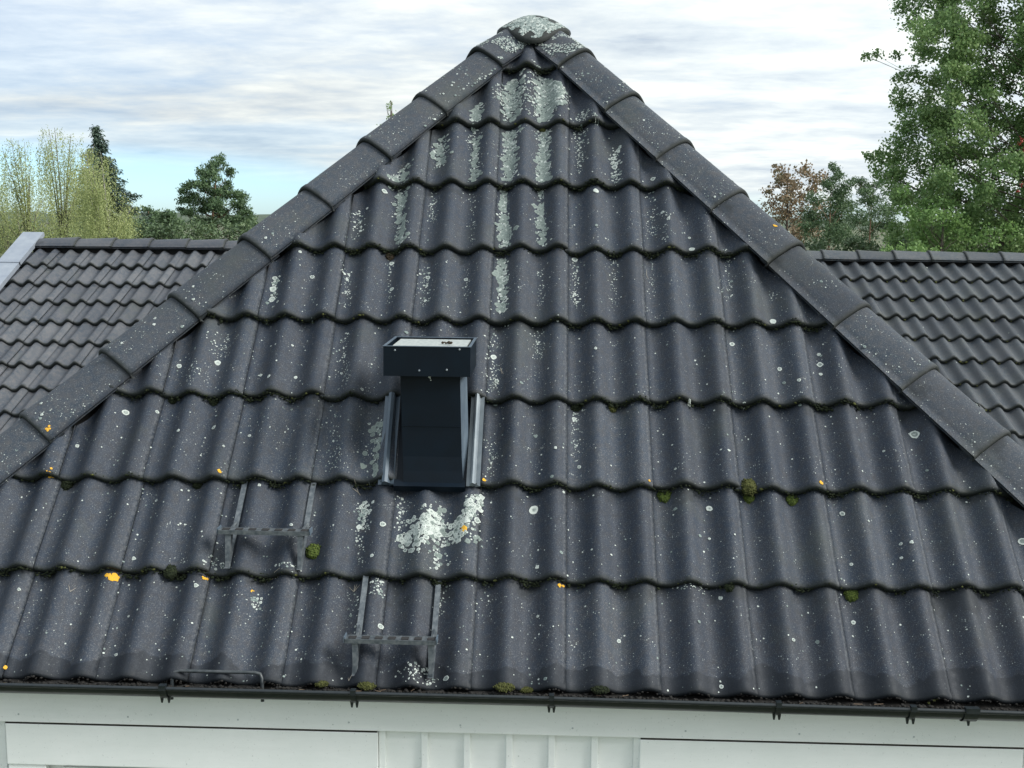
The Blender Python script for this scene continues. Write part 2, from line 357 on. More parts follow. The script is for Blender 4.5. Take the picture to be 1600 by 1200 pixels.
# ------------------------------------------------------------------ ground
GZ = -2.95
gm, gt, gb = mat('lawn', (.05,.08,.025), .9); geo = N(gt, 'ShaderNodeNewGeometry'); gr = ramp(gt, [(.35, (.05,.065,.03)), (.6, (.09,.10,.05)), (.75, (.15,.145,.10))])
gt.links.new(noise_n(gt, .6, 8, .65, geo.outputs['Position']), gr.inputs[0]); gt.links.new(gr.outputs[0], gb.inputs['Base Color'])
bpy_g = MB(); n = 40; L = 1500
gv = [(-L+2*L*i/n, -L+2*L*j/n, GZ) for j in range(n+1) for i in range(n+1)]
bpy_g.add(gv, [(j*(n+1)+i, j*(n+1)+i+1, (j+1)*(n+1)+i+1, (j+1)*(n+1)+i) for j in range(n) for i in range(n)])
tag(bpy_g.build('ground', gm), kind='structure')
# far wooded hills on the horizon
hm = plain('far_forest', (.035,.055,.035), (.075,.10,.06), .12, .95, 0, 1, 2.0, 8)
hb = MB(); na = 260
ring = []
for lvl, (dist, zf) in enumerate(((520, 0.0), (560, .55), (620, 1.0), (700, .7))):
    for i in range(na+1):
        a = math.radians(-50 + 100*i/na); p = (math.sin(a)*dist*(1+.04*noise.noise(Vector((a*6, lvl, 0)))), math.cos(a)*dist, 0)
        hgt = 4.6 + 3.2*noise.noise(Vector((a*5.1, 0, 3))) + 1.6*noise.noise(Vector((a*23, 1, 3))) + 1.4*noise.noise(Vector((a*120, 1, 3)))*(zf > .5)
        ring.append((p[0], p[1], GZ-.5+zf*max(hgt, 1)))
hb.add(ring, [(l*(na+1)+i, l*(na+1)+i+1, (l+1)*(na+1)+i+1, (l+1)*(na+1)+i) for l in range(3) for i in range(na)])
tag(hb.build('hills', hm, smooth=True), kind='structure')

# ------------------------------------------------------------------ house
AX, AVV = -0.465, 2.78            # apex of the hip in the front roof plane (u, v)
KL, KR = 0.778, 0.735
def perp(side):                   # hem line -> hip line: in-plane offset
    k = KL if side < 0 else KR
    d = Vector((side*k, -1)).normalized(); return d, Vector((-d.y*side, d.x*side))  # dir down, outward normal
APEX = Vector((AX, 0, 0)) + V_*AVV
house = thing('house', (AX, 3.0, GZ), 'white timber house with hipped roof of dark concrete tiles and a black chimney', 'house')
# hip lines in (u,v): hem lines measured, hip axis lies outside them
HEM = {-1: ((-0.52, 2.626), KL), 1: ((-0.417, 2.614), KR)}
OFF = 0.113; CH = math.radians(100)
axis_p = {}
for s in (-1, 1):
    (hu, hv), k = HEM[s]; d, nrm = perp(s); axis_p[s] = (hu + nrm.x*OFF, hv + nrm.y*OFF, d, nrm)
def axis_u(s, v): hu, hv, d, nrm = axis_p[s]; return hu + (v-hv)*d.x/d.y
# intersection of both axes = the apex
v = 2.7
for _ in range(30):
    gapu = axis_u(1, v)-axis_u(-1, v); v += gapu/(KL+KR)
AVV = v; AX = axis_u(1, v); APEX = Vector((AX, 0, 0)) + V_*AVV
# roof decks
eL, eR = axis_u(-1, -G0), axis_u(1, -G0)
deck = MB()
def P3(u, v, n=-.075): return Vector((u,0,0)) + V_*v + N_*n
eave_y, eave_z = (V_*(-G0)).y, (V_*(-G0)).z
EL = P3(eL, -G0+.06); ER = P3(eR, -G0+.06); AP = P3(AX, AVV-.02)
BK = Vector((AP.x, 11.5, AP.z)); BL = Vector((EL.x, 11.5, EL.z)); BR = Vector((ER.x, 11.5, ER.z))
deck.add([EL, ER, AP], [(0,1,2)])
roof = deck.build('roof', M_UNDER, house)
sidedeck = MB(); sidedeck.add([EL, AP, BK, BL], [(0,1,2,3)]); sidedeck.add([ER, BR, BK, AP], [(0,1,2,3)])
side_roof = sidedeck.build('rear_roof', M_WINGR, house)
# walls
wall = MB(); WY = -0.150
zt = -0.40
wall.box((eL+.12, WY, GZ), (eR-.12, 11.3, zt-.06)); wallo = wall.build('wall', M_WHITE, house)

clipd = []
for s in (-1, 1):
    hu, hv, d, nrm = axis_p[s]; o = -.008
    clipd.append(((hu-nrm.x*(OFF-o), hv-nrm.y*(OFF-o)), (nrm.x, nrm.y)))
clips = [((cu, cv), n_) for (cu, cv), n_ in clipd]
def rv0(r): return -G0 if r < 0 else r*G
vb, fb = tile_verts(G0)
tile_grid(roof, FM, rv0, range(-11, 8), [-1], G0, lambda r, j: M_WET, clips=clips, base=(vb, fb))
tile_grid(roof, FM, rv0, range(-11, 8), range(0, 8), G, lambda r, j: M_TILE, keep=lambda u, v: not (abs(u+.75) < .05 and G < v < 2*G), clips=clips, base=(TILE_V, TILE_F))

# hip tiles
def cap_mesh(length, w0, w1, dih, fil, thick=.017, rim=.012):
    """ridge/hip tile: local y up along the ridge from the wide lower end, z up, x across; dih: angle between its flanks"""
    half = dih/2; sec = []
    for i in range(-8, 9):
        t = i/8; sec.append(t)
    def pt(t, w, r):       # rounded tent
        a = abs(t)*w; x = math.sin(half)*a; z = -math.cos(half)*math.sqrt(a*a + r*r) + math.cos(half)*r*.4
        return math.copysign(x, t), z + (-.010*max(0, abs(t)-.86)/.14)
    rows = [(.010, 0, -thick-rim), (0.0, 0, -thick-rim*.4), (-.003, 0, -rim), (-.001, 0, -.001), (.006, 0, .001), (.022, 0, 0), (.030, 0, -.0025), (length, 1, -.005)]
    V = []; F = []
    for (y, k, dz) in rows:
        w = w0 + (w1-w0)*max(y, 0)/length + (.002 if y < .025 else 0)
        for t in sec:
            x, z = pt(t, w, fil); sc = 1 + dz/(w*.9)*.6
            V.append((x*(1+dz*2.0), y, z+dz))
    n = len(sec)
    for r in range(len(rows)-1):
        for i in range(n-1): F.append((r*n+i, r*n+i+1, (r+1)*n+i+1, (r+1)*n+i))
    for i, fl in ((0, 0), (n-1, 1)):       # hems have a thickness
        b = len(V)
        for r in range(3, len(rows)): x, y, z = V[r*n+i]; V.append((x*.985, y, z-thick))
        m = len(rows)-3
        for k in range(m-1):
            q = ((3+k)*n+i, (4+k)*n+i, b+k+1, b+k); F.append(q if fl else q[::-1])
    me = mesh('hip_tile', V, F); me.polygons.foreach_set('use_smooth', [True]*len(F)); return me
n1 = N_.copy(); CAPF = {}
def cap_frames():
    out = {-1: [], 1: []}
    for s in (-1, 1):
        hu, hv, d, nrm = axis_p[s]
        up = -(Vector((d.x, 0, 0)) + V_*d.y)                       # up along the hip
        n2 = Vector((up.y, -up.x, 0)); 
        side_n = Vector((0,1,0)).cross(up); side_n = side_n if side_n.z > 0 else -side_n; side_n.normalize()
        B = (n1+side_n).normalized(); B = (B - up*B.dot(up)).normalized()
        X = up.cross(B).normalized(); dih = math.pi - math.acos(n1.dot(side_n))
        corners = [2.50, 2.195, 1.915, 1.633, 1.361, 1.062, .792, .500, .215, -.07, -.355] if s < 0 else [2.50, 2.213, 1.926, 1.640, 1.363, 1.060, .776, .497, .21, -.075, -.36]
        for c in [q-.0 for q in corners]:
            # the corner of the lower hem lies at slope height c on the hem line: go back to the axis
            (hu0, hv0), k = HEM[s]; uu = hu0 + (c-hv0)*d.x/d.y
            p2 = Vector((uu + nrm.x*OFF, c + nrm.y*OFF))
            org = Vector((p2.x, 0, 0)) + V_*p2.y + B*(.074+random.uniform(-.002,.002))
            R = Matrix((X, up, B)).transposed().to_4x4()
            M = Matrix.Translation(org) @ R @ Matrix.Rotation(-.034+random.uniform(-.004,.004), 4, 'X') @ Matrix.Rotation(random.uniform(-.010,.010), 4, 'Z')
            out[s].append(M)
        CAPF[s] = dih
    return out
CF_ = cap_frames(); cap_me = {}
for s in (-1, 1):
    cap_me[s] = cap_mesh(.42, .182, .172, CH, .07, thick=.009, rim=.021); cap_me[s].materials.append(M_CAP)
    for q, M in enumerate(CF_[s]):
        if q == 0: M = M @ Matrix.Rotation(-.07, 4, 'X') @ Matrix.Diagonal((1, .70, 1, 1)); CF_[s][0] = M
        link('hip_tile', cap_me[s], None, roof, M)
# rounded three-way cap at the top
def apex_cap():
    nf = N_; A0 = APEX
    slopes = math.tan(TH); side = math.sin(TH)/math.cos(TH)*math.cos(TH)/((KL+KR)/2)*1.0
    V = []; F = []; nr, na = 9, 40
    def hz(x, y):
        a = -( -y)*0
        f = y*slopes*1.0; l = -abs(x)*side*1.0
        k = .20; e = [f if True else 0, x*side, -x*side, 0.0]
        m = -k*.5*math.log(sum(math.exp(-q/(k*.5)) for q in e)); return m
    for i in range(nr+1):
        for k in range(na):
            a = 2*math.pi*k/na; c, s_ = math.cos(a), math.sin(a)
            R = .150 + .035*max(0, -s_)**6*0 + .012*abs(c)**2
            if s_ < 0: R = .165 + .060*max(0, -s_)**6
            else: R = .165 + .06*s_
            r = R*i/nr; V.append((r*c, r*s_, hz(r*c, r*s_)+.108))
    for i in range(nr):
        for k in range(na): F.append((i*na+k, i*na+(k+1)%na, (i+1)*na+(k+1)%na, (i+1)*na+k))
    b = len(V)
    for lv, (dz, sc) in enumerate(((-.012, 1.02), (-.024, .99))):
        for k in range(na):
            x, y, z = V[nr*na+k]; V.append((x*sc, y*sc, z+dz))
    for k in range(na):
        F.append((nr*na+k, nr*na+(k+1)%na, b+(k+1)%na, b+k)); F.append((b+k, b+(k+1)%na, b+na+(k+1)%na, b+na+k))
    me = mesh('apex_cap', V, F); bm = bmesh.new(); bm.from_mesh(me); bmesh.ops.remove_doubles(bm, verts=bm.verts, dist=1e-5); bm.to_mesh(me); bm.free()
    return me
ac = apex_cap(); ac.materials.append(M_CAP)
aco = link('apex_cap', ac, None, roof, Matrix.Translation(APEX + Vector((0, .010, .016))), True)
# ridge behind the apex
ridge_me = cap_mesh(.42, .150, .128, math.pi-2*math.atan(math.sin(TH)/((KL+KR)/2)), .055); ridge_me.materials.append(M_CAP)
for i in range(20):
    M = Matrix.Translation(APEX + Vector((0, .19+.36*i, -.015))) @ Matrix.Rotation(-.02, 4, 'X'); link('ridge_tile', ridge_me, None, side_roof, M)

# tiles of the two hidden side slopes: one joined part each, cut along the hips
for s, E0 in ((-1, EL), (1, ER)):
    run = abs(AP.x-E0.x); rise = AP.z-E0.z; sl = math.hypot(run, rise); cb, sb_ = run/sl, rise/sl
    U = Vector((-s*cb, 0, sb_)); Nn = Vector((s*sb_, 0, cb)); X = Vector((0, s, 0))
    fr_ = Matrix.Translation(Vector((E0.x, EL.y if s < 0 else ER.y, E0.z)) + Nn*.055) @ Matrix((X, U, Nn)).transposed().to_4x4()
    bm = bmesh.new(); nrow = int(sl/G)+1; span = 11.5; nxs = int(span/.025)
    for r_ in range(nrow):
        v0_, v1_ = r_*G-.03, min((r_+1)*G-.02, sl-.03)
        if v1_ <= v0_: break
        prev = None
        for i in range(nxs+1):
            xx = (i*.025-.3)*(-1 if s < 0 else 1); h_ = wave(xx)
            c3 = [bm.verts.new(fr_ @ Vector((xx, a_, h_+b_))) for a_, b_ in ((v0_+.004, -.03), (v0_, 0), (v1_, -THK))]
            if prev:
                for k in range(2): bm.faces.new((prev[k], c3[k], c3[k+1], prev[k+1]) if s > 0 else (c3[k], prev[k], prev[k+1], c3[k+1]))
            prev = c3
    hd_ = (AP-E0).normalized(); pn = hd_.cross(Nn).normalized()
    if pn.y > 0: pn = -pn
    bmesh.ops.bisect_plane(bm, geom=list(bm.verts)+list(bm.edges)+list(bm.faces), plane_co=AP-pn*.02, plane_no=pn, clear_outer=True)
    me = bpy.data.meshes.new('tile_courses'); bm.to_mesh(me); bm.free()
    tag(link('tile_courses', me, M_WINGR, side_roof, None, True), kind='stuff')

# ------------------------------------------------------------------ side wings (the long rear roof, its ridge across the view)
WTH = math.radians(25.9); WG = .3348
LO = Vector((-5.064, 7.208, .8458)); RO = Vector((2.2925-.1155, 7.147, .8370)) - Vector((0, -math.sin(WTH), math.cos(WTH)))*.018
def wing(name, org, cols, rows, m, ext, verge):
    fr = plane_frame(org, WTH); c, s = math.cos(WTH), math.sin(WTH)
    a, b = ext
    d = MB(); top = fr @ Vector((0, .04, -.075)); bot = fr @ Vector((0, -5.2, -.075))
    d.add([(org.x+a, bot.y, bot.z), (org.x+b, bot.y, bot.z), (org.x+b, top.y, top.z), (org.x+a, top.y, top.z), (org.x+b, 2*top.y-bot.y, bot.z), (org.x+a, 2*top.y-bot.y, bot.z)], [(0,1,2,3), (3,2,4,5)])
    o = d.build(name, M_UNDER, house)
    tile_grid(o, fr, lambda r: -r*WG, cols, rows, WG, lambda r, j: m, clips=[((0, -.012), (0, 1))])
    wb = MB(); wb.box((org.x+a+.25, bot.y+.3, GZ), (org.x+b-.2, 2*top.y-bot.y-.3, bot.z-.1)); wb.build('wall', M_WHITE, house)
    gv = MB(); gx0, gx1 = org.x+a+.25, org.x+b-.2
    gv.add([(gx0, bot.y+.3, bot.z-.1), (gx1, bot.y+.3, bot.z-.1), (gx1, top.y, top.z-.12), (gx0, top.y, top.z-.12), (gx0, 2*top.y-bot.y-.3, bot.z-.1), (gx1, 2*top.y-bot.y-.3, bot.z-.1)], [(0,3,4), (1,5,2)])
    gv.build('gable', M_WHITE, house)
    rb_ = MB(); rb_.box((org.x+a+.02, top.y-.035, top.z-.05), (org.x+b-.02, top.y+.10, top.z+.10)); rb_.build('ridge_batten', M_UNDER, o)
    return o, fr
wl, frL = wing('rear_wing_roof', LO, range(-1, 11), range(1, 14), M_WINGL, (-.30, 4.0), True)
wr, frR = wing('rear_wing_roof', RO, range(-3, 15), range(1, 12), M_WINGR, (-2.8, 7.0), False)
wcap = cap_mesh(.40, .172, .152, math.radians(112), .06, rim=.010); wcapL = wcap.copy(); wcap.materials.append(M_WINGR); wcapL.materials.append(M_WINGL)
def ridge_row(parent, xs, zc, yc, dirx, me):
    for x in xs:
        R = Matrix(((0, dirx, 0, x), (-dirx, 0, 0, yc), (0, 0, 1, zc+random.uniform(-.002,.002)), (0,0,0,1)))
        link('ridge_tile', me, None, parent, R @ Matrix.Rotation(-.035+random.uniform(-.004,.004), 4, 'X') @ Matrix.Rotation(random.uniform(-.006,.006), 4, 'Z'))
# left wing: wide ends point right; right wing: wide ends point left
ridge_row(wl, [-4.915+.358*i for i in range(0, 9)], .972, 7.31, -1, wcapL)
ridge_row(wr, [2.149+.3295*i-.3295*4 for i in range(0, 20)], .938, 7.25, 1, wcap)

# verge flashing at the end of the left wing
vf = MB(); 
for k in range(14):
    y0 = .235-.60*(k)-0.0; y1 = y0-.62; z = .052-.003*(k % 2)
    vf = MB()
    vf.add([frL @ Vector(p) for p in ((-.44, y1, z+.004), (-.235, y1, z+.004), (-.235, y0, z), (-.44, y0, z), (-.44, y1, z-.15), (-.44, y0, z-.15), (-.235, y1, z-.04), (-.235, y0, z-.04))],
           [(0,1,2,3), (4,0,3,5), (1,6,7,2), (4,6,1,0)])
    if k < 10: vf.build('verge_flashing', M_VERGE, wl)

# ------------------------------------------------------------------ gutter and front wall
lipz = lambda x: -.268 - .0075*max(0, (x+.4)) 
gx0, gx1 = eL-.05, eR+.08
def gutter():
    R = .041; cyc = -.33+R; V = []; F = []; nx = 30; prof_ = []
    for i in range(15):
        a = .74*math.pi*i/14; prof_.append((cyc - R*math.cos(a), -R*math.sin(a)))
    for i in range(14, -1, -1):
        a = .74*math.pi*i/14; prof_.append((cyc - (R-.0025)*math.cos(a), -(R-.003)*math.sin(a)+.0002))
    n = len(prof_)
    for k in range(nx+1):
        x = gx0+(gx1-gx0)*k/nx
        for (y, z) in prof_: V.append((x, y, lipz(x)+z-.004))
    for k in range(nx):
        for i in range(n): F.append((k*n+i, (k+1)*n+i, (k+1)*n+(i+1)%n, k*n+(i+1)%n))
    return mesh('gutter', V, F)
gut = link('gutter', gutter(), M_GUT, house, None, True)
bd = MB(); bd.tube([(x, -.332, lipz(x)-.003) for x in np.linspace(gx0, gx1, 30)], .0065, 10); bd.build('lip', M_GUT, gut, True)
for px, wd in ((255, .022), (552, .016), (862, .015), (1217, .016), (1428, .018), (1520, .042)):
    x = at(px, 1090, -.33).x; b = MB(); z = lipz(x)
    for q in (0,):
        pts = []
        sec = [(-.33-.0115, .008), (-.33-.0125, -.006)]
        for i in range(0, 13):
            a = math.pi*.75*i/12; sec.append((-.289 - .0455*math.cos(a), -.004-.0455*math.sin(a)))
        V = []; F = []
        for dx in (-wd/2, wd/2):
            for (yy, dz) in sec: V.append((x+dx, yy, z+dz))
        m = len(sec)
        for i in range(m-1): F.append((i, i+1, m+i+1, m+i))
        b.add(V, F); b.box((x-wd/2, -.342, z+.003), (x+wd/2, -.322, z+.010))
        for dx in ((-wd/2, wd/2) if wd < .03 else (0,)):
            b.tube([(x+dx, -.308, z-.038), (x+dx, -.310, z-.058)], [.0065, .003], 6)
    b.build('gutter_bracket', M_GUT, gut, False)
# added backing sheet behind the gutter, black for the shaded gap
ap_ = MB(); xs_ = np.linspace(gx0+.02, gx1-.02, 24); V = []; F = []
for x in xs_: V += [(x, -.178, lipz(x)-.014), (x, -.236, lipz(x)-.026), (x, -.2665, lipz(x)-.030), (x, -.268, lipz(x)-.036)]
for i in range(23):
    for k in range(3): F.append((i*4+k, i*4+k+1, i*4+k+5, i*4+k+4))
ap_.add(V, F); ap_.build('gap_backing', M_DEBRIS, house)
# fascia
fz1, fz0 = -.285, -.452
fa = MB(); fa.box((gx0+.01, -.205, fz0), (gx1-.01, -.178, fz1)); fa.build('fascia_board', M_WHITE, wallo, bevel=.002)
nb = None
for i in range(14):
    for zz_, dx in ((-.335, 0), (-.425, .004)):
        x = gx0+.25+i*.36+dx; q_ = MB(); q_.tube([(x, -.2055, zz_), (x, -.2066, zz_)], [.0034, .0028], 8); q_.build('nail', M_NAIL, wallo)
so_ = MB(); so_.box((gx0+.02, -.178, fz0+.012), (gx1-.02, -.10, fz0+.030)); so_.build('soffit', M_WHITE, wallo)
# casings round the two windows, wide weatherboards between
def px_x(px, y=-.175): return at(px, 1160, y).x
c1 = (px_x(15), px_x(592)); c2 = (px_x(999), px_x(1596))
for (a, b) in (c1, c2):
    wn = MB(); wn.box((a+.17, -.156, -1.75), (b-.13, -.150, -.60)); wf = wn.build('window', M_WHITE, house)
    gl_ = MB(); gl_.box((a+.24, -.160, -1.66), (b-.20, -.157, -.70)); gl_.build('pane', M_GLASS, wf)
    fr_ = MB(); fr_.box((a+.172, -.17, -.66), (b-.132, -.157, -.622)); fr_.box((a+.172, -.17, -1.74), (a+.24, -.157, -.66)); fr_.box((b-.20, -.17, -1.74), (b-.132, -.157, -.66)); fr_.build('frame', M_WHITE, wf, bevel=.002)
    hd = MB(); hd.box((a, -.199, -.602), (b, -.172, -.4605)); hd.build('head_casing', M_WHITE, wf, bevel=.003)
    dr = MB(); dr.box((a+.002, -.1995, -.4600), (b-.002, -.150, -.4568)); dr.build('drip_edge', M_GAP, wf)
    for (p, q) in ((a, a+.125), (b-.085, b)):
        sc_ = MB(); sc_.box((p, -.192, -1.8), (q, -.168, -.604)); sc_.build('side_casing', M_WHITE, wf, bevel=.003)
bx = [px_x(p) for p in (598, 664, 730, 796, 862, 929, 995)]
for i in range(len(bx)-1):
    b = MB(); b.box((bx[i]+.006, -.172+random.uniform(-.001,.001), -2.9), (bx[i+1]-.006, -.155, -.455)); b.build('weatherboard', M_WHITE, wallo, bevel=.002)
for i, x in enumerate(bx):
    b = MB(); b.box((x-.011, -.186, -2.9), (x+.011, -.173, -.4565)); b.build('batten', M_WHITE, wallo, bevel=.0025)
for (p, q, stp) in ((eL+.13, c1[0]-.01, .135), (c2[1]+.01, eR-.14, .135)):
    x = p
    while x < q:
        b = MB(); b.box((x+.004, -.171, -2.9), (min(x+stp, q)-.004, -.155, -.455)); b.build('weatherboard', M_WHITE, wallo, bevel=.002); x += stp

# ------------------------------------------------------------------ ventilation chimney
vent = MB()
# shaft: slightly leaning, front face bowed at the foot
sx0, sx1 = -.884, -.678
lev = [(.262, .012, -.004), (.31, .011, .004), (.36, .009, .010), (.45, .006, .013), (.55, .003, .014), (.66, 0, .014)]
V = []; F = []
for (z, dx, dy) in lev:
    for (x, y) in ((sx0, .222), (sx1, .222), (sx1, .412), (sx0, .412)): V.append((x+dx, y+dy*(y < .3)+0, z))
for i in range(len(lev)-1):
    for k in range(4): F.append((i*4+k, i*4+(k+1)%4, (i+1)*4+(k+1)%4, (i+1)*4+k))
vent.add(V, F)
chim = vent.build('chimney', M_BLACK, house, bevel=0)
vs = MB(); 
vs.box((sx0+.0045, .2335, .4665), (sx1+.004, .2365, .4685)); vs.build('seam', M_BLACK, chim)
hx0, hx1, hy0, hy1, hz0, hz1 = -.936, -.638, .195, .50, .648, .750
hd = MB(); tk = .005
hd.box((hx0, hy0, hz0), (hx1, hy0+tk, hz1)); hd.box((hx0, hy1-tk, hz0), (hx1, hy1, hz1))
hd.box((hx0, hy0+tk, hz0), (hx0+tk, hy1-tk, hz1)); hd.box((hx1-tk, hy0+tk, hz0), (hx1, hy1-tk, hz1))
hd.box((hx0+tk, hy0+tk, hz0+.004), (hx1-tk, hy1-tk, hz0+.008))
hood = hd.build('hood', M_BLACK, chim)
tp = MB(); tp.box((hx0+.022, hy0+.014, hz1-.014), (hx1-.018, hy1-.014, hz1-.005)); tp.build('top_plate', M_TOPP, chim)
rimm = MB()
e = .0022
rimm.box((hx0-e, hy0-e, hz1), (hx1+e, hy0+tk+e, hz1+.002)); rimm.box((hx0-e, hy1-tk-e, hz1), (hx1+e, hy1+e, hz1+.002)); rimm.box((hx0-e, hy0+tk+e, hz1), (hx0+tk+e, hy1-tk-e, hz1+.002)); rimm.box((hx1-tk-e, hy0+tk+e, hz1), (hx1+e, hy1-tk-e, hz1+.002))
rimm.build('rim', M_FLASH, chim)
for px, py in ((617, 547), (718, 546), (655, 579), (698, 578)):
    p = at(px, py, hy0); s_ = MB(); s_.tube([(p.x, hy0+.001, p.z), (p.x, hy0-.0025, p.z)], [.0042, .0025], 8); s_.build('screw', M_FLASHL, hood)
# foot flashing: plate with upstands replacing a tile
def Q(u, v, n): return Vector((u,0,0)) + V_*v + N_*n
fu0, fu1 = -.955, -.602
fl = MB(); fl.add([Q(fu0, G-.012, .004), Q(fu1, G-.012, .004), Q(fu1, 2*G-.01, -.012), Q(fu0, 2*G-.01, -.012), Q(fu0, G-.012, -.03), Q(fu1, G-.012, -.03)], [(0,1,2,3), (4,5,1,0)])
flo = fl.build('flashing', M_BLACK, chim)
# steel troughs beside the shaft, over the tiles
def upstand(u, wdt, m, lean):
    b = MB(); V = []; F = []
    sec = [(-wdt/2-.012, .010), (-wdt/2, .012), (-wdt/2+.004, .030), (0, .037), (wdt/2-.004, .030), (wdt/2, .004), (wdt/2+.016, .012)]
    for v in (G-.018, G*1.5, 2*G-.004):
        for (du, n) in sec: V.append(Q(u+du+lean*(v-G), v, n))
    m_ = len(sec)
    for r in range(2):
        for i in range(m_-1): F.append((r*m_+i, r*m_+i+1, (r+1)*m_+i+1, (r+1)*m_+i))
    F.append(tuple(range(m_)))
    b.add(V, F); return b.build('side_flashing', m, chim, False)
upstand(-.936, .028, M_FLASH, -.02); upstand(-.630, .021, M_FLASHL, .0)  # right strip paler than the left: side light put into its colour
skirt = MB(); skirt.add([Q(-.905, G+.005, .012), Q(-.655, G+.005, .012), Q(-.655, G-.028, .022), Q(-.905, G-.028, .022), Q(-.905, G-.034, -.004), Q(-.655, G-.034, -.004)], [(0,1,2,3), (3,2,5,4)])
skirt.build('apron', M_BLACK, chim)
sb = MB(); sb.add([(sx1+.0115, .234, .262), (sx1+.0315, .30, .262), (sx1+.012, .415, .647), (sx1+.0016, .237, .647)], [(0,1,2,3)]); sb.build('side_sheen', M_FLASH, chim)  # added panel: its paler colour stands in for sky sheen on the shaft

# ------------------------------------------------------------------ roof steps
def step(x0, x1, xl, xr, vfoot, nf, vtop, vr):
    """rung platform on two triangular brackets strapped under the upper course"""
    F0 = Q(0, vfoot, nf); T0 = Q(0, vr, .080)
    o = MB(); yb = T0.y; z = T0.z
    # perforated angle rung
    o.box((x0, yb-.004, z-.012), (x1, yb, z+.002)); o.box((x0, yb, z-.003), (x1, yb+.036, z))
    o.box((x0, yb+.036, z-.012), (x1, yb+.039, z+.001))
    n_ = 7
    for i in range(n_):
        pass
    rung = o.build('roof_step', M_STEEL, house)
    for i in range(n_):
        xx = x0+(x1-x0)*(i+.28)/n_; sl = MB(); sl.box((xx, yb+.004, z+.0005), (xx+.024, yb+.026, z+.0028)); sl.build('slot', M_UNDER, rung)
    for xe, sgn in ((x0, -1), (x1, 1)):
        lp_ = MB(); lp_.box((xe-.002, yb-.004, z-.010), (xe+.002, yb+.038, z+.008)); lp_.build('end_lip', M_FLASH, rung)
    for x in (xl, xr):
        s_ = MB(); sg = surf_n(x, vfoot+.02)+.007
        pts = [(vfoot-.004, nf-.012), (vfoot+.05, surf_n(x, vfoot+.05)+.016), (vtop, surf_n(x, vtop-.02)+.014), (vtop+.05, surf_n(x, vtop-.02)+.004)]
        V = []; F = []
        for (vv, nn) in pts:
            for dx, dn in ((-.009, 0), (.009, 0), (.009, .005), (-.009, .005)): V.append(Q(x+dx, vv, nn+dn))
        for i in range(len(pts)-1):
            for k in range(4): F.append((i*4+k, i*4+(k+1)%4, (i+1)*4+(k+1)%4, (i+1)*4+k))
        F += [(3,2,1,0)]; s_.add(V, F); s_.build('strap', M_STEEL, rung)
        l_ = MB(); f = Q(x, vfoot, nf-.006)
        # leg: flat bar tapering to its foot, with a short knee brace
        l_.add([(x-.006, f.y, f.z), (x+.006, f.y, f.z), (x+.010, yb+.002, z-.012), (x-.010, yb+.002, z-.012), (x-.006, f.y+.018, f.z), (x+.006, f.y+.018, f.z), (x+.011, yb+.030, z-.004), (x-.011, yb+.030, z-.004)], [(0,1,2,3), (1,5,6,2), (4,0,3,7), (5,4,7,6)])
        tb = Q(x, vr+.075, surf_n(x, vr+.07)+.016)
        l_.tube([(x, yb+.02, z-.006), tuple(tb)], .0045, 5)
        l_.build('leg', M_STEEL, rung)
    return rung
step(-1.472, -1.161, -1.438, -1.194, .014, .02, .3355, .117)
step(-1.003, -.7104, -.969, -.728, -.345, .02, -.018, -.254)
# bent safety bar at the eaves
hb_ = MB(); a0, a1 = -1.534, -1.272; y_, z_ = Q(0, -.352, .03).y, Q(0, -.352, .03).z
pts = [(a0-.012, -.275, -.330), (a0-.012, y_-.006, z_-.016), (a0-.006, y_-.001, z_-.004), (a0+.012, y_, z_), (a1-.012, y_, z_), (a1+.006, y_-.001, z_-.004), (a1+.012, y_-.006, z_-.016), (a1+.016, -.275, -.330)]
hb_.tube(pts, .0058, 10); hb_.build('ladder_bar', M_STEELD, house, True)

# ------------------------------------------------------------------ lichen, moss and litter growing on the roof
class Discs:
    def __init__(s): s.V = []; s.F = []; s.A = []
    def disc(s, fn, r, n=9, jag=.18, lobes=0, stretch=1.0):
        """fn(dx,dy,eps) -> point on the surface"""
        b = len(s.V); ph = random.uniform(0, 6.28); k = random.randint(3, 6); e = .0009+random.uniform(0, .0006)
        if r < .004:
            m = 5; s.V.append(fn(0, 0, e)); s.A.append(.9)
            for i in range(m):
                a = ph+i*2*math.pi/m; rr = r*random.uniform(.65, 1.2); s.V.append(fn(rr*math.cos(a), rr*math.sin(a)*stretch, e*.5)); s.A.append(1)
            for i in range(m): s.F.append((b, b+1+i, b+1+(i+1)%m))
            return
        s.V.append(fn(0, 0, e*1.2)); s.A.append(random.uniform(.1, .6)); ring = []
        rs = [r*(1+jag*math.sin(k*(ph+i)*1.1)+random.uniform(-jag, jag)*.8) for i in range(n)]
        for f, ev, av in ((.55, 1.25, random.uniform(.15, .7)), (.85, 1.3, 1.0), (1.0, .6, .95)):
            for i in range(n):
                a = ph+i*2*math.pi/n; rr = rs[i]*f; s.V.append(fn(rr*math.cos(a), rr*math.sin(a)*stretch, e*ev)); s.A.append(av)
        for i in range(n): s.F.append((b, b+1+i, b+1+(i+1)%n))
        for q in range(2):
            for i in range(n): s.F.append((b+1+q*n+i, b+1+(q+1)*n+i, b+1+(q+1)*n+(i+1)%n, b+1+q*n+(i+1)%n))
    def build(s, name, m, label, cat):
        me = mesh(name, s.V, s.F); at_ = me.attributes.new('rim', 'FLOAT', 'POINT'); at_.data.foreach_set('value', s.A)
        o = link(name, me, m, None, None, True); return tag(o, label, cat, kind='stuff')
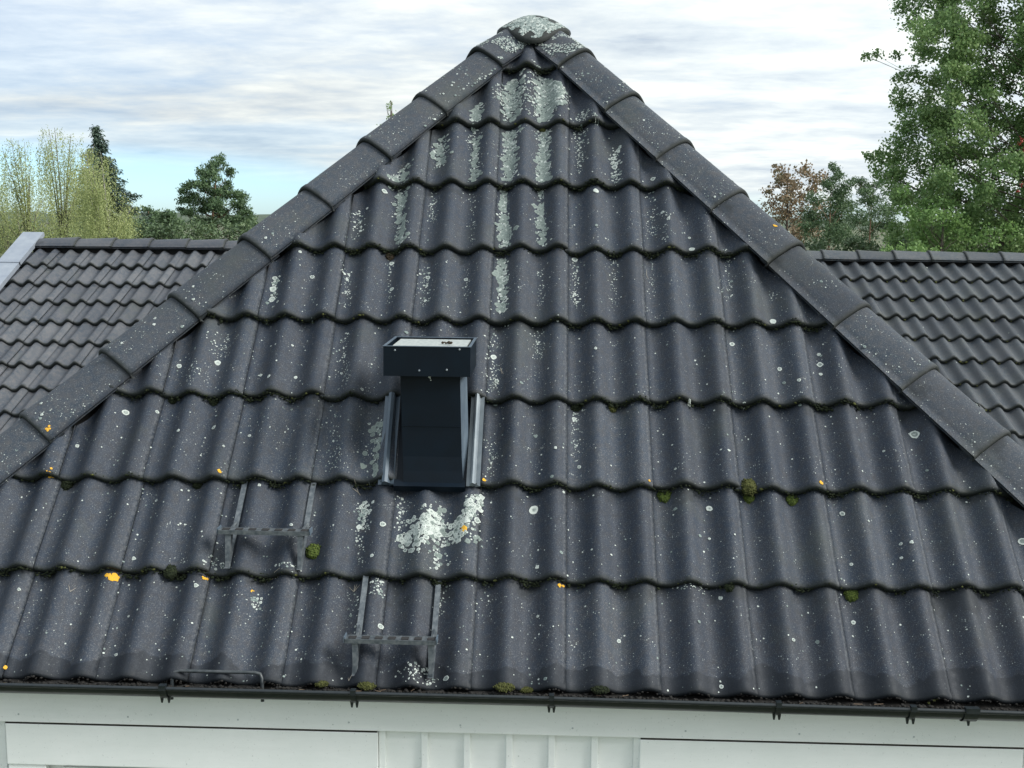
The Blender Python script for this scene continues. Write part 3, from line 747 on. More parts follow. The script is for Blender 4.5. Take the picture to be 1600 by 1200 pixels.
def inside(u, v, mrg=0.0):
    if v < -G0+.01 or (v % G) < .014 and v > 0: return False
    for (pu, pv), (nu, nv) in clipd:
        if (u-pu)*nu+(v-pv)*nv > -.065-mrg: return False
    if v > AVV-.15: return False
    if -.97 < u < -.61 and G-.04 < v < 2*G: return False
    return True
def on_roof(u, v):
    return lambda dx, dy, e: S(u+dx, max(v+dy, row_v0(row_of(v))+.009), e)
pale, grey, orange, film_ = Discs(), Discs(), Discs(), Discs()
def put(D, u, v, r, **k):
    if inside(u, v): D.disc(on_roof(u, v), r, **k)
# general scatter: pans (low parts of the wave) carry more
for _ in range(10500):
    v = random.uniform(-G0, 2.7); u = random.uniform(-2.9, 1.8)
    dens = .25 + .75*(wave(u) < .0) ; dens *= .45+.9*max(0, min(1, .5+1.2*noise.noise(Vector((u*1.7, v*1.7, 5)))))
    if u < -.3: dens *= 1.2
    else: dens *= .62
    if random.random() > dens*.8: continue
    put(grey if random.random() < .4 else pale, u, v, random.choice((.0014, .0018, .0022, .0028, .0036)))
for _ in range(150):
    v = random.uniform(-G0, 2.6); u = random.uniform(-2.8, 1.7)
    put(pale if random.random() < .6 else grey, u, v, random.uniform(.004, .0075))
def streak(px, y0, y1, wpx, n, r0, r1, D=None, curve=0.0, px1=None):
    """a run of crust down one pan, given by where it shows in the picture"""
    u0, v0 = pix_uv(px, y0); u1, v1 = pix_uv(px1 or px, y1); wd = wpx/400
    for q in range(int(n*1.25)+(n//3 if n > 100 else 0)):
        t = random.random(); t = t**.9; film = q >= int(n*1.25)
        u = u0+(u1-u0)*t+random.gauss(0, wd*.27); v = v0+(v1-v0)*t+random.uniform(-.01,.01)
        rr = random.uniform(r0, r0+(r1-r0)*random.random())*(1-.25*t)
        if film: put(film_, u, v, random.uniform(.007, .013)); continue
        put(D or (pale if random.random() < .65 else grey), u, v, rr)
for a in ((800,112,190,30,300,.003,.009), (797,205,290,22,260,.003,.009), (850,112,190,40,320,.003,.009), (822,115,160,60,90,.003,.008), (870,125,165,38,220,.003,.009), (849,205,288,20,260,.003,.009), (778,118,160,30,90,.002,.006),
          (745,150,192,20,150,.003,.008), (688,205,262,24,150,.003,.008), (742,203,285,18,130,.002,.007), (905,205,270,20,100,.002,.007), (962,232,288,18,90,.003,.009), (912,176,188,30,60,.002,.006), (935,176,188,22,60,.002,.006),
          (625,255,300,34,110,.002,.007), (613,262,290,26,50,.002,.006), (790,300,390,19,280,.003,.008), (848,300,385,18,200,.003,.008), (626,300,390,17,170,.002,.008), (675,298,350,16,50,.002,.006), (738,302,380,12,35,.002,.005), (560,330,375,20,40,.002,.007),
          (785,405,490,15,150,.003,.009), (899,402,480,16,60,.002,.007), (845,415,480,12,30,.002,.005), (430,415,480,16,46,.003,.009), (543,420,480,14,46,.002,.006), (610,415,475,12,30,.002,.006), (665,415,475,18,55,.002,.006), (730,420,475,12,22,.002,.005), (958,402,480,14,40,.002,.005),
          (770,520,618,20,70,.002,.006), (540,520,600,16,70,.002,.005), (840,520,560,20,40,.002,.005), (596,655,740,34,170,.002,.006), (524,650,735,20,60,.002,.005), (768,690,745,16,35,.002,.006), (900,640,720,14,50,.002,.006), (1210,420,470,16,30,.002,.005),
          (568,785,830,20,70,.003,.009), (563,835,880,14,26,.002,.006), (625,770,830,16,40,.002,.007), (1040,330,395,14,26,.002,.006), (1020,300,370,18,44,.002,.006), (1135,400,470,18,60,.002,.005), (1020,400,470,14,30,.002,.005),
          (560,930,1000,14,24,.002,.006), (655,1040,1066,40,70,.002,.006), (1085,905,920,40,24,.002,.006), (400,925,955,14,20,.003,.007), (345,875,890,40,40,.002,.007), (450,880,892,40,30,.002,.006), (590,905,930,20,40,.002,.006), (690,910,960,14,30,.002,.005), (300,530,600,40,60,.002,.005), (350,520,560,40,50,.002,.005)):
    streak(*a)
def patch(pts, n, spread, r0, r1, D=None):
    for _ in range(n):
        k = random.random()*(len(pts)-1); i = int(k); f = k-i; x = pts[i][0]*(1-f)+pts[i+1][0]*f; y = pts[i][1]*(1-f)+pts[i+1][1]*f
        u, v = pix_uv(x+random.gauss(0, spread), y+random.gauss(0, spread))
        if random.random() < .12: put(film_, u, v, random.uniform(.006, .011)); continue
        put(D or (pale if random.random() < .8 else grey), u, v, random.uniform(r0, r1))
patch([(640,852), (655,828), (672,812), (685,830)], 190, 9, .003, .010, pale); patch([(672,790), (690,815), (686,850), (688,890)], 120, 7, .002, .006)
patch([(706,850), (718,822), (735,800), (745,780)], 150, 7, .003, .010, pale); patch([(628,840), (634,850)], 40, 4, .004, .009, pale); patch([(730,770), (742,840)], 60, 6, .002, .005)
for px, py, r in ((834,797,.017), (1428,679,.017), (1208,503,.012), (1281,570,.011), (1279,554,.007), (1108,795,.011), (1218,577,.009), (340,567,.012), (280,573,.009), (197,645,.012), (1597,846,.014), (1081,390,.011), (1077,372,.006), (1282,585,.007), (280,572,.009),
                  (121,697,.007), (119,687,.005), (427,452,.014), (425,468,.013), (430,435,.010), (420,588,.007), (462,590,.007), (771,558,.011), (776,596,.009), (1144,538,.010), (601,299,.011), (789,367,.010), (789,378,.010), (788,437,.012), (572,800,.011), (598,819,.010), (561,824,.010),
                  (595,979,.009), (898,406,.012), (931,298,.012), (1020,280,.010), (488,433,.009), (1316,803,.009), (1240,1000,.006), (1333,973,.008), (630,245,.014), (612,412,.010), (669,434,.009), (728,437,.008), (612,452,.009), (505,352,.013), (496,371,.012), (455,820,.006), (1127,1073,.007),
                  (947,618,.007), (1161,638,.006), (1108,842,.005), (905,730,.007), (897,655,.008), (334,668,.008), (390,681,.006), (246,644,.006), (967,1002,.007), (697,1060,.009), (1035,332,.007), (1078,400,.008), (960,262,.012), (958,248,.010), (1408,872,.005), (1330,882,.006), (135,664,.005)):
    u, v = pix_uv(px, py)
    if inside(u, v): pale.disc(on_roof(u, v), r*1.0, n=14, jag=.10)
for px, py, r in ((173,903,.020), (345,755,.012), (75,752,.012), (320,905,.010), (757,770,.012), (607,765,.012), (726,827,.016), (876,919,.010), (1014,769,.010), (1285,773,.013), (748,613,.010), (874,629,.011), (635,508,.014), (745,507,.009), (884,130,.010), (395,925,.007), (648,513,.009), (10,1045,.008), (1463,672,.008)):
    u, v = pix_uv(px, py)
    if v > 0 and (v % G) > G-.03: v = (int(v//G)+1)*G + .004
    for _ in range(7 if r > .01 else 4): put(orange, u+random.gauss(0, r*.55), v+random.gauss(0, r*.35)+.004, random.uniform(.35,.6)*r)
# crust on the hip tiles and the apex cap
def cap_fn(M, t, y, s, me=None):
    half = CH/2; r = .07
    def f(dx, dy, e):
        a_ = t+dx; aa = abs(a_); x = math.copysign(math.sin(half)*aa, a_); z = -math.cos(half)*math.sqrt(aa*aa+r*r)+math.cos(half)*r*.4
        yy = y+dy; return M @ Vector((x, yy, z - .0001 -.0105*max(0, yy-.03)/.39 + e))
    return f
for s in (-1, 1):
    for i, M in enumerate(CF_[s]):
        # local +x points to the front slope for which side?
        front = 1 if (M.to_3x3() @ Vector((1,0,0))).dot(N_) > 0 else -1
        nn = [1300, 600][i] if i < 2 else 230
        for _ in range(nn):
            t = random.uniform(-.05, .170)*front; y = random.uniform(.02, .40)
            if i == 0: ok = noise.noise(Vector((t*14, y*9+s, 2))) > -.12
            elif i == 1: ok = y > .22 and noise.noise(Vector((t*20, y*12, 3+s))) > -.05 or random.random() < .12
            else: ok = noise.noise(Vector((t*9, y*7+i, 3+s))) > random.uniform(-.3, .3)
            if i > 1 and y > .34: continue
            if ok: (pale if random.random() < .5 else grey).disc(cap_fn(M, t, y, s), random.uniform(.0018, .0055) if i < 2 else random.choice((.0011, .0013, .0015, .0018, .0022, .003) if random.random() < .97 else (.006,)))
def apex_pt(x, y):
    slopes = math.tan(TH); side = math.sin(TH)/((KL+KR)/2); k = .10
    m = -k*math.log(sum(math.exp(-q/k) for q in (y*slopes, x*side, -x*side, 0.0))); return APEX + Vector((x, y+.010, m+.124))
for _ in range(1700):
    a = random.uniform(0, 6.28) if random.random() < .6 else random.gauss(4.712, .35); r = (.160+.060*max(0, -math.sin(a))**6)*math.sqrt(random.random()); x, y = r*math.cos(a), r*math.sin(a)
    if noise.noise(Vector((x*18, y*18, 1))) > -.12: (pale if random.random() < .35 else grey).disc(lambda dx, dy, e, x=x, y=y: apex_pt(x+dx, y+dy)+Vector((0, -e*.6, e)), random.uniform(.003, .008))
for i, px, py in ((0, 838, 75), (0, 806, 72), (0, 843, 80)):
    s = 1 if px > 820 else -1; M = CF_[s][0]; front = 1 if (M.to_3x3() @ Vector((1,0,0))).dot(N_) > 0 else -1
    for _ in range(6): orange.disc(cap_fn(M, (.15+random.uniform(-.01,.01))*front, .30+random.uniform(-.02,.02), s), .006)
for s, i, t, y in ((1, 4, .03, .12), (-1, 7, .15, .03)):
    M = CF_[s][i]; front = 1 if (M.to_3x3() @ Vector((1,0,0))).dot(N_) > 0 else -1
    for _ in range(5): orange.disc(cap_fn(M, (t+random.uniform(-.006,.006))*front, y+random.uniform(-.008,.008), s), .005)
# spots on the right wing
def wing_pt(org, u, v):
    r = math.ceil(-v/WG - 1e-6); v0 = -r*WG
    fr = plane_frame(org, WTH); return lambda dx, dy, e: fr @ Vector((u+dx, v+dy, prof((u+dx) % TW)-NJ - THK*(v+dy-v0)/WG + e))
for _ in range(130):
    v = -random.uniform(.02, 2.8); u = random.uniform(0, 4)
    pale.disc(wing_pt(RO, u, v), random.uniform(.004, .014) if random.random() < .5 else .004, jag=.3)
pale.build('lichen_crust', M_LICH, 'pale lichen rosettes and crusts spotting the dark concrete tiles', 'lichen')
film_.build('lichen_stain', M_LICF, 'smooth grey-green lichen film running down the pans under the apex', 'lichen')
grey.build('lichen_film', M_LICG, 'thin grey-green lichen scattered between the pale rosettes', 'lichen')
orange.build('orange_lichen', M_LICO, 'small orange lichen spots along the tile edges', 'lichen')

# moss
_ib = bmesh.new(); bmesh.ops.create_icosphere(_ib, subdivisions=1, radius=1); ICO_V = [v.co.copy() for v in _ib.verts]; ICO_F = [tuple(v.index for v in f.verts) for f in _ib.faces]; _ib.free()
def blob(mb, p, r, M3=None, flat=.8):
    sc = Vector((random.uniform(.7,1.4), random.uniform(.7,1.3), random.uniform(.6,1.1)*flat))*r
    q = Matrix.Rotation(random.uniform(0,6), 3, 'Z') @ Matrix.Rotation(random.uniform(-.5,.5), 3, 'X')
    b = len(mb.V); P = Vector(p)
    for c in ICO_V:
        c2 = Vector((c.x*sc.x, c.y*sc.y, c.z*sc.z))*random.uniform(.7, 1.25); mb.V.append(tuple(P + q @ c2))
    for f in ICO_F: mb.F.append((f[0]+b, f[1]+b, f[2]+b))
fr_m = MB(); fr_o = MB()
for r in range(0, 8):
    v0 = r*G; uL = axis_u(-1, v0); uR = axis_u(1, v0); u = uL+.06
    while u < uR-.06:
        u += random.uniform(.0025, .0055)
        d = .45+.85*noise.noise(Vector((u*4, r*3.1, 1)))+.45*noise.noise(Vector((u*17, r*3.1, 4)))
        if r <= 2 and u < -1.3: d += .15
        if -.95 < u < -.63 and r in (1,): continue
        lo = wave(u)
        if random.random() < .25+.8*d:
            rr = random.uniform(.0024, .0046)*(1+.9*max(0, d-.5))
            pos = Q(u, v0-.0035-random.uniform(0, .003), lo-random.uniform(.002, .024)); blob(fr_m, pos, rr)
            if random.random() < .25*d: blob(fr_m, Q(u, v0+random.uniform(0, .006), lo-.0005), rr*.8)
        # thicker tufts in the pans
        if lo < -.004 and random.random() < max(0, d-.3)*1.3:
            for _ in range(2): blob(fr_m, Q(u+random.uniform(-.005,.005), v0-.006-random.uniform(0, .012), lo-.018+random.uniform(0,.012)), random.uniform(.003, .0065))
        if random.random() < .012: blob(fr_o, Q(u, v0-.004, lo-.004), random.uniform(.004,.007))
# eaves: dark litter and moss between tiles and gutter
u = eL+.05
lit = MB()
while u < eR-.05:
    u += random.uniform(.003, .007); lo = wave(u)
    d = .5+.6*noise.noise(Vector((u*4, 8, 1)))
    for _ in range(2): blob(lit, (u, -random.uniform(.262, .312), lipz(u)-.017-random.uniform(0, .007)), random.uniform(.004, .008))
    if random.random() < .6: blob(lit, Q(u, -G0-.003, lo-random.uniform(0, .024)), random.uniform(.0025, .005))
    if d > .62 and random.random() < .16: blob(fr_o, (u, eave_y-random.uniform(0,.018), eave_z+lo-.008-random.uniform(0,.012)), random.uniform(.004, .008))
tag(fr_m.build('moss_fringe', M_MOSSD, None, True), 'black-green moss hanging from the lower rims of the tile courses', 'moss', kind='stuff')
tag(fr_o.build('olive_moss', M_MOSSO, None, True), 'olive tufts of moss dotted along the tile courses and gutter', 'moss', kind='stuff')
tag(lit.build('gutter_litter', M_DEBRIS, None, True), 'wet black leaf litter lying in the gutter', 'leaf litter', kind='stuff')
# moss along the right wing's courses
wm = MB()
for r in range(1, 10):
    for _ in range(90):
        u = random.uniform(0, 4.2); 
        if wave(u) < 0 and noise.noise(Vector((u*2.3, r*2, 6))) > -.1:
            p = frR @ Vector((u, -r*WG-.006, wave(u)-.018+random.uniform(-.004,.006))); blob(wm, p, random.uniform(.006, .013))
tag(wm.build('wing_moss', M_MOSSO, None, True), 'olive moss in the pans of the right rear roof', 'moss', kind='stuff')

def cushion(px, py, rpx, m, label, flat=.75, dv=0.0):
    u, v = pix_uv(px, py); r = rpx/(FPX/4.0); bm = bmesh.new(); bmesh.ops.create_icosphere(bm, subdivisions=3, radius=1)
    sd_ = random.uniform(0, 50)
    for q in bm.verts:
        c = q.co; k = 1+.16*noise.noise(c*2.2+Vector((sd_,0,0)))+.14*noise.noise(c*7+Vector((sd_,3,0)))+.09*noise.noise(c*17+Vector((sd_,3,0)))
        q.co = Vector((c.x*r*k*(1.35 if flat < .5 else 1), c.y*r*k*(.62 if flat < .5 else 1.05), max(c.z, -.3)*r*k*flat))
    mb = MB(); bm.verts.ensure_lookup_table(); bm.verts.index_update(); mb.add([q.co for q in bm.verts], [tuple(q.index for q in f.verts) for f in bm.faces])
    for q in random.choices(list(bm.verts), k=220):
        if q.co.z > -.2*r*flat: blob(mb, q.co*random.uniform(.96, 1.06), r*random.uniform(.07, .15))
    bm.free(); me = mesh('moss_cushion', mb.V, mb.F)
    base = S(u, v, 0.0); o = link('moss_cushion', me, m, None, Matrix.Translation(base) @ Matrix.Rotation(TH, 4, 'X'), True)
    return tag(o, label, 'moss', 'moss cushions on the front roof')
cushion(490, 863, 12, M_MOSSG, 'round green moss cushion beside the upper roof step')
cushion(1038, 775, 11, M_MOSSG, 'dark green moss ball just right of a small orange lichen spot')
cushion(1170, 762, 13, M_MOSSO, 'bright yellow-green moss cushion bulging over a tile joint')
cushion(1170, 778, 9, M_MOSSG, 'dark olive moss lump hanging below the brightest yellow-green cushion')
cushion(1237, 782, 9, M_MOSSG, 'small green moss ball left of an orange lichen spot on the right')
cushion(1331, 930, 11, M_MOSSG, 'green moss ball farthest right on the lowest course line')
cushion(956, 638, 8, M_MOSSO, 'narrow olive moss tuft right of two white lichen rosettes below the centre')
cushion(900, 636, 10, M_MOSSD, 'blackish moss lump nearest the chimney, on its right')
cushion(848, 203, 8, M_MOSSO, 'olive moss lump at the foot of the widest white streak near the apex')
cushion(610, 401, 9, M_MOSSB, 'brown withered moss lump high on the left of the chimney')
cushion(1140, 920-3, 8, M_MOSSD, 'dark moss lump on the lowest course line at centre right')
cushion(503, 1069, 7, M_MOSSO, 'olive moss patch at the eaves left of the lower roof step', flat=.35)
cushion(573, 1072, 9, M_MOSSO, 'olive moss patch at the eaves under the left foot of the lower roof step', flat=.35)
cushion(788, 1074, 10, M_MOSSO, 'flat olive moss patch at the eaves right of the lower roof step', flat=.35)
cushion(822, 1078, 7, M_MOSSO, 'small olive moss patch at the eaves near the centre bracket', flat=.35)
cushion(938, 1078, 9, M_MOSSD, 'dark moss patch at the eaves just right of the centre bracket', flat=.35)
cushion(270, 625, 8, M_MOSSD, 'dark moss lump high on the far left, below a hip tile corner')
cushion(335, 628, 8, M_MOSSD, 'dark moss lump in a pan left of the chimney')
cushion(105, 757, 10, M_MOSSD, 'dark moss lump in the lower left, beside an orange lichen spot')
cushion(310, 757, 9, M_MOSSD, 'dark moss lump above the upper roof step on the left')
cushion(270, 900, 10, M_MOSSD, 'dark moss lump right of the largest orange lichen')

# dry twigs and needles lying on the tiles
def twig(px, py, dirs, rad, m, label, kind_='twig'):
    u, v = pix_uv(px, py); o = MB()
    for (du, dv) in dirs:
        pts = [S(u+du*t, v+dv*t, rad+.0008) for t in (0, .35, .7, 1)]
        o.tube(pts, [rad, rad, rad*.8, rad*.5], 5)
    return tag(o.build('twig', m), label, kind_)
twig(553, 925, ((-.018,.016), (0,.026), (.018,.024), (.008,.028)), .0008, M_STRAW, 'pale forked twig lying left of the lower roof step strap')
twig(545, 1064, ((.010,.02), (.02,.034), (-.004,.012)), .0008, M_STRAW, 'pale bent twig at the eaves by the left foot of the lower step')
twig(560, 770, ((-.02,.01), (-.012,.03), (.008,-.01)), .0009, M_STRAW, 'curled grey twig below the left side of the chimney')
twig(110, 925, ((.012,.02), (-.008,.022)), .0007, M_STRAW, 'tiny forked straw on the lowest course at the far left')
twig(1010, 430, ((.002,.03), (.008,-.02)), .0007, M_STRAW, 'thin dry needle near a joint at the right of the apex')
twig(782, 575, ((.006,-.03), (.012,-.035)), .0007, M_STRAW, 'thin curled stalk right of the chimney hood')
twig(425, 898, ((.03,.012), (-.02,-.006)), .0008, M_STRAW, 'short dry stalk on the course under the upper roof step')
tw = MB()
for _ in range(26):
    x = random.uniform(eL+.2, eR-.2); a = random.uniform(-.7,.7); l = random.uniform(.01,.03); y = random.uniform(-.315,-.275); z = lipz(x)-.012
    tw.tube([(x, y, z), (x+l*math.cos(a), y+l*math.sin(a)*.5, z+random.uniform(-.003,.006))], .0009, 4)
tag(tw.build('gutter_twigs', M_RUST), 'brown needles and bits of twig lying in the gutter litter', 'twigs', kind='stuff')
cl = MB()
for dx, dy, r in ((.01, 0, .010), (-.008, .004, .008), (.003, .012, .007), (-.018, .002, .005)): blob(cl, (-.725+dx, .30+dy, hz1+.003), r)
tag(cl.build('debris_clump', M_MOSSB), 'small brown clump of debris lying on the white top of the chimney hood', 'debris')
dp = MB(); p = at(671, 589, .233)
for dx, dz, r in ((0, 0, .0065), (.003, -.006, .003), (.005, -.011, .0025), (-.003, .004, .003)): blob(dp, (p.x+dx, .232, p.z+dz), r, flat=.8)
M_DROP, _, _ = mat('bird_dropping', (.65,.68,.66), .8); tag(dp.build('bird_dropping', M_DROP), 'white bird dropping on the black shaft just under the hood', 'bird dropping')

# ------------------------------------------------------------------ trees
def leaf_mesh(name, P, D, size, ratio=.55, up=None):
    """P centres, D long-axis directions (unit), size per leaf: rhombic leaves, two triangles each"""
    n = len(P); P = np.asarray(P); D = np.asarray(D); D /= np.linalg.norm(D, axis=1)[:,None]+1e-9
    R = rng.normal(size=(n,3)); S_ = np.cross(D, R); S_ /= np.linalg.norm(S_, axis=1)[:,None]+1e-9
    sz = np.broadcast_to(size, (n,))[:,None]
    V = np.empty((n,4,3)); V[:,0] = P-D*sz*.5; V[:,1] = P+S_*sz*ratio*.5; V[:,2] = P+D*sz*.5; V[:,3] = P-S_*sz*ratio*.5
    me = bpy.data.meshes.new(name); me.vertices.add(4*n); me.vertices.foreach_set('co', V.reshape(-1).astype('f'))
    me.loops.add(4*n); me.loops.foreach_set('vertex_index', np.arange(4*n, dtype='i')); me.polygons.add(n)
    me.polygons.foreach_set('loop_start', np.arange(0, 4*n, 4, dtype='i')); me.polygons.foreach_set('loop_total', np.full(n, 4, dtype='i')); me.update(); me.validate(); return me
def clustered(cl, per, sub=7, subr=.42, flat=.8):
    """cl: (centre, radius) list -> leaf centres gathered in small sub-clumps"""
    out = []
    for c, r in cl:
        m = max(int(per*(r**2)), 12); k = max(sub, 3)
        d = rng.normal(size=(k,3)); d /= np.linalg.norm(d, axis=1)[:,None]; d *= (rng.random((k,1))**.45)*r; d[:,2] *= flat
        cc = np.array(c)+d; idx = rng.integers(0, k, m); out.append(cc[idx]+rng.normal(size=(m,3))*r*subr*np.array((1,1,flat))*.62)
    return np.concatenate(out)
def tree(name, label, cat, base, top, cl, per, leaf, lm, bm_, rtrunk, ratio=.55, sub=7, subr=.42, up=.0, flat=.8, bend=None, group=None, limb=1.0, lfrac=1.0):
    base = Vector(base); top = Vector(top); per = per*TREE_D; cl = [(c, r*1.22) for c, r in cl]
    t = thing(name, base, label, cat, group); tr = MB(); pts = []
    n = 8
    for i in range(n+1):
        f = i/n; p = base.lerp(top, f) + Vector((.03*math.sin(f*5+base.x), .03*math.cos(f*4+base.x), 0))*(top-base).length*.35*min(1, f*2)*(1-f)
        if bend: p += Vector(bend)*math.sin(f*math.pi)
        pts.append(p)
    tr.tube(pts, [rtrunk*(1-.88*i/n) for i in range(n+1)], 8)
    for c, r in cl:
        if random.random() > lfrac: continue
        c = Vector(c); f = max(.12, min(.95, ((c.z-base.z)/(top.z-base.z))-.12*limb)); a = pts[int(f*n)].lerp(pts[min(int(f*n)+1, n)], f*n-int(f*n))
        if (c-a).length < .05: continue
        mid = a.lerp(c, .5)+Vector((random.uniform(-.1,.1), random.uniform(-.1,.1), -.06))*(c-a).length
        rr = rtrunk*(1-.85*f)*.42; tr.tube([a, mid, c], [rr, rr*.6, rr*.15], 5)
        for _ in range(3):
            e_ = c+Vector((random.uniform(-1,1), random.uniform(-1,1), random.uniform(-.5,1)))*r*.8; q = mid.lerp(c, random.uniform(.3,1)); tr.tube([q, e_], [rr*.3, rr*.06], 4, False)
    P = clustered(cl, per, sub, subr, flat); D = rng.normal(size=P.shape); D[:,2] += up
    me = leaf_mesh('crown', P, D, leaf*rng.uniform(.6, 1.25, len(P)), ratio)
    link('crown', me, lm, t); tr.build('trunk', bm_, t, True); return t
def blobs(lst, Y, depth=1.0):
    out = []
    for (px, py, r) in lst:
        c = at(px, py, Y); sc = (Y-CAM.y)/FPX; out.append((tuple(c+Vector((0, random.uniform(-1,1)*depth, 0))), r*sc))
    return out
def ground_at(px, Y): c = at(px, 340, Y); return (c.x, Y, GZ)

TREE_D = 3.2
L_BIRCH = leaf_mat('birch_leaves', [(.16,.20,.08), (.25,.30,.12), (.36,.40,.17), (.48,.50,.25)], .35)
L_PINE = leaf_mat('pine_needles', [(.05,.09,.048), (.09,.15,.072), (.15,.22,.10)], .25)
L_SPRUCE = leaf_mat('spruce_needles', [(.022,.045,.035), (.045,.08,.055), (.07,.11,.07)], .08)
L_BIG = leaf_mat('broad_leaves', [(.09,.165,.07), (.155,.26,.10), (.23,.34,.13), (.30,.40,.17)], .45, .45)
L_LIGHT = leaf_mat('young_leaves', [(.08,.16,.05), (.15,.26,.08), (.24,.36,.12)], .35)
L_BROWN = leaf_mat('autumn_leaves', [(.08,.11,.055), (.17,.14,.085), (.28,.20,.125), (.36,.26,.17)], .25)
L_SHRUB = leaf_mat('shrub_leaves', [(.05,.085,.045), (.09,.14,.07), (.15,.20,.09)], .2)
L_BERRY = leaf_mat('rowan_berries', [(.28,.03,.03), (.42,.06,.05)], .0)

# weeping birches on the left: curtains of hanging shoots
def weeping(label, base_px, Y, limbs, strands, lm, rt, group):
    b = Vector(ground_at(base_px, Y)); t = thing('weeping_birch', b, label, 'birch tree', group)
    tr = MB(); sc = (Y-CAM.y)/FPX; P = []; D = []
    tops = [at(x, y, Y) for x, y, _, _ in limbs]; zt_ = max(p.z for p in tops)
    trunk_top = Vector((sum(p.x for p in tops)/len(tops), Y, b.z+(zt_-b.z)*.72))
    tp_ = [b.lerp(trunk_top, i/6)+Vector((math.sin(i*1.3)*.08, 0, 0)) for i in range(7)]; tr.tube(tp_, [rt*.34*(1-.13*i) for i in range(7)], 8)
    for (x, y, hang, spread) in limbs:
        tip = at(x, y, Y)+Vector((0, random.uniform(-1.2,1.2), 0)); f = random.uniform(.5, .95); a = tp_[int(f*6)]
        mid = a.lerp(tip, .5)+Vector((0,0,.3)); tr.tube([a, mid, tip], [rt*.22, rt*.10, rt*.03], 5)
        for q in range(strands):
            if q % 6 == 0: o0 = tip.lerp(mid, random.random()**1.3*.6)+Vector((random.gauss(0,1)*spread*sc, random.gauss(0,1)*spread*sc*.9, random.gauss(0,1)*spread*sc*.30))
            o = o0+Vector((random.gauss(0,.045), random.gauss(0,.1), random.gauss(0,.05)))
            L = hang*sc*random.uniform(.35, 1.1); wob = random.uniform(-.12,.12); m = int(L/.055)
            zz_ = np.linspace(0, 1, m); xx = o.x+wob*L*zz_+.03*np.sin(zz_*9+wob*40); 
            pts = np.stack([xx, np.full(m, o.y)+wob*.3*L*zz_, o.z-L*zz_**1.05], 1)+rng.normal(size=(m,3))*.035
            P.append(pts); d = rng.normal(size=(m,3))*.55; d[:,2] -= 1; D.append(d)
    P = np.concatenate(P); D = np.concatenate(D)
    link('crown', leaf_mesh('crown', P, D, .052*rng.uniform(.6,1.3,len(P)), .5), lm, t); tr.build('trunk', M_BARKW, t, True); return t
YB = 34
weeping('tall pale green weeping birch in the middle of the left birch group', 96, YB, [(85,203,150,9), (100,202,170,9), (112,210,170,8), (78,225,150,9), (125,222,180,9), (92,240,150,12), (118,250,150,12), (105,290,120,16), (90,320,100,16)], 46, L_BIRCH, .22, 'weeping birches')
weeping('thin weeping birch with sparse hanging shoots left of the tallest birch', 52, YB-2, [(30,218,150,7), (40,222,160,8), (52,224,150,8), (24,232,110,5), (60,255,130,9), (45,270,120,12), (15,285,110,10), (58,310,100,12)], 34, L_BIRCH, .16, 'weeping birches')
weeping('yellowish weeping birch with the densest curtain, nearest the pine', 160, YB-4, [(140,235,160,9), (152,240,150,10), (132,258,140,9), (165,262,140,9), (176,292,110,10), (150,290,110,14), (192,318,80,10), (205,330,70,8), (175,325,80,14), (140,330,70,14), (205,345,60,8)], 70, L_BIRCH, .2, 'weeping birches')
weeping('low pale birch cut off by the picture edge', 5, YB-1, [(2,290,120,8), (-12,270,140,9), (14,318,90,10), (0,340,70,12), (-25,300,120,12), (28,345,50,12), (60,350,40,12), (95,352,40,14), (125,352,40,12)], 55, L_BIRCH, .16, 'weeping birches')
# spruce behind the birches
def spruce(label, px, ptop, pbot, Y, halfw, lean=0):
    b = Vector(ground_at(px+lean, Y)); topp = at(px, ptop, Y); sc = (Y-CAM.y)/FPX
    t = thing('spruce', b, label, 'spruce tree'); tr = MB(); tr.tube([b, b.lerp(topp, .5), topp], [.2, .12, .02], 8)
    zb = at(px, pbot, Y).z; P = []; D = []; n = 22
    for i in range(n):
        f = i/(n-1); z = topp.z-(topp.z-zb)*f**.95; c = b.lerp(topp, (z-b.z)/(topp.z-b.z)); R = halfw*sc*(.10+.9*f)*random.uniform(.7,1.15)
        for k in range(7+int(5*f)):
            a = random.uniform(0, 6.28); L_ = R*random.uniform(.65, 1.15); e_ = c+Vector((math.cos(a)*L_, math.sin(a)*L_, -L_*.28+.12*L_))
            tr.tube([c, e_], [.02, .004], 4, False); m = int(24+90*L_)
            ff = rng.random(m)[:,None]**.7; pts = np.array(c)[None]*(1-ff)+np.array(e_)[None]*ff+rng.normal(size=(m,3))*np.array((.06,.06,.05)); pts[:,2] -= .10*rng.random(m)
            P.append(pts); D.append(rng.normal(size=(m,3))*.4+np.array((math.cos(a), math.sin(a), -.6)))
    P = np.concatenate(P); D = np.concatenate(D); link('crown', leaf_mesh('crown', P, D, .13*rng.uniform(.6,1.2,len(P)), .35), L_SPRUCE, t); tr.build('trunk', M_BARK, t, True)
spruce('dark narrow spruce rising behind the weeping birches', 150, 200, 350, 40, 78, 22)
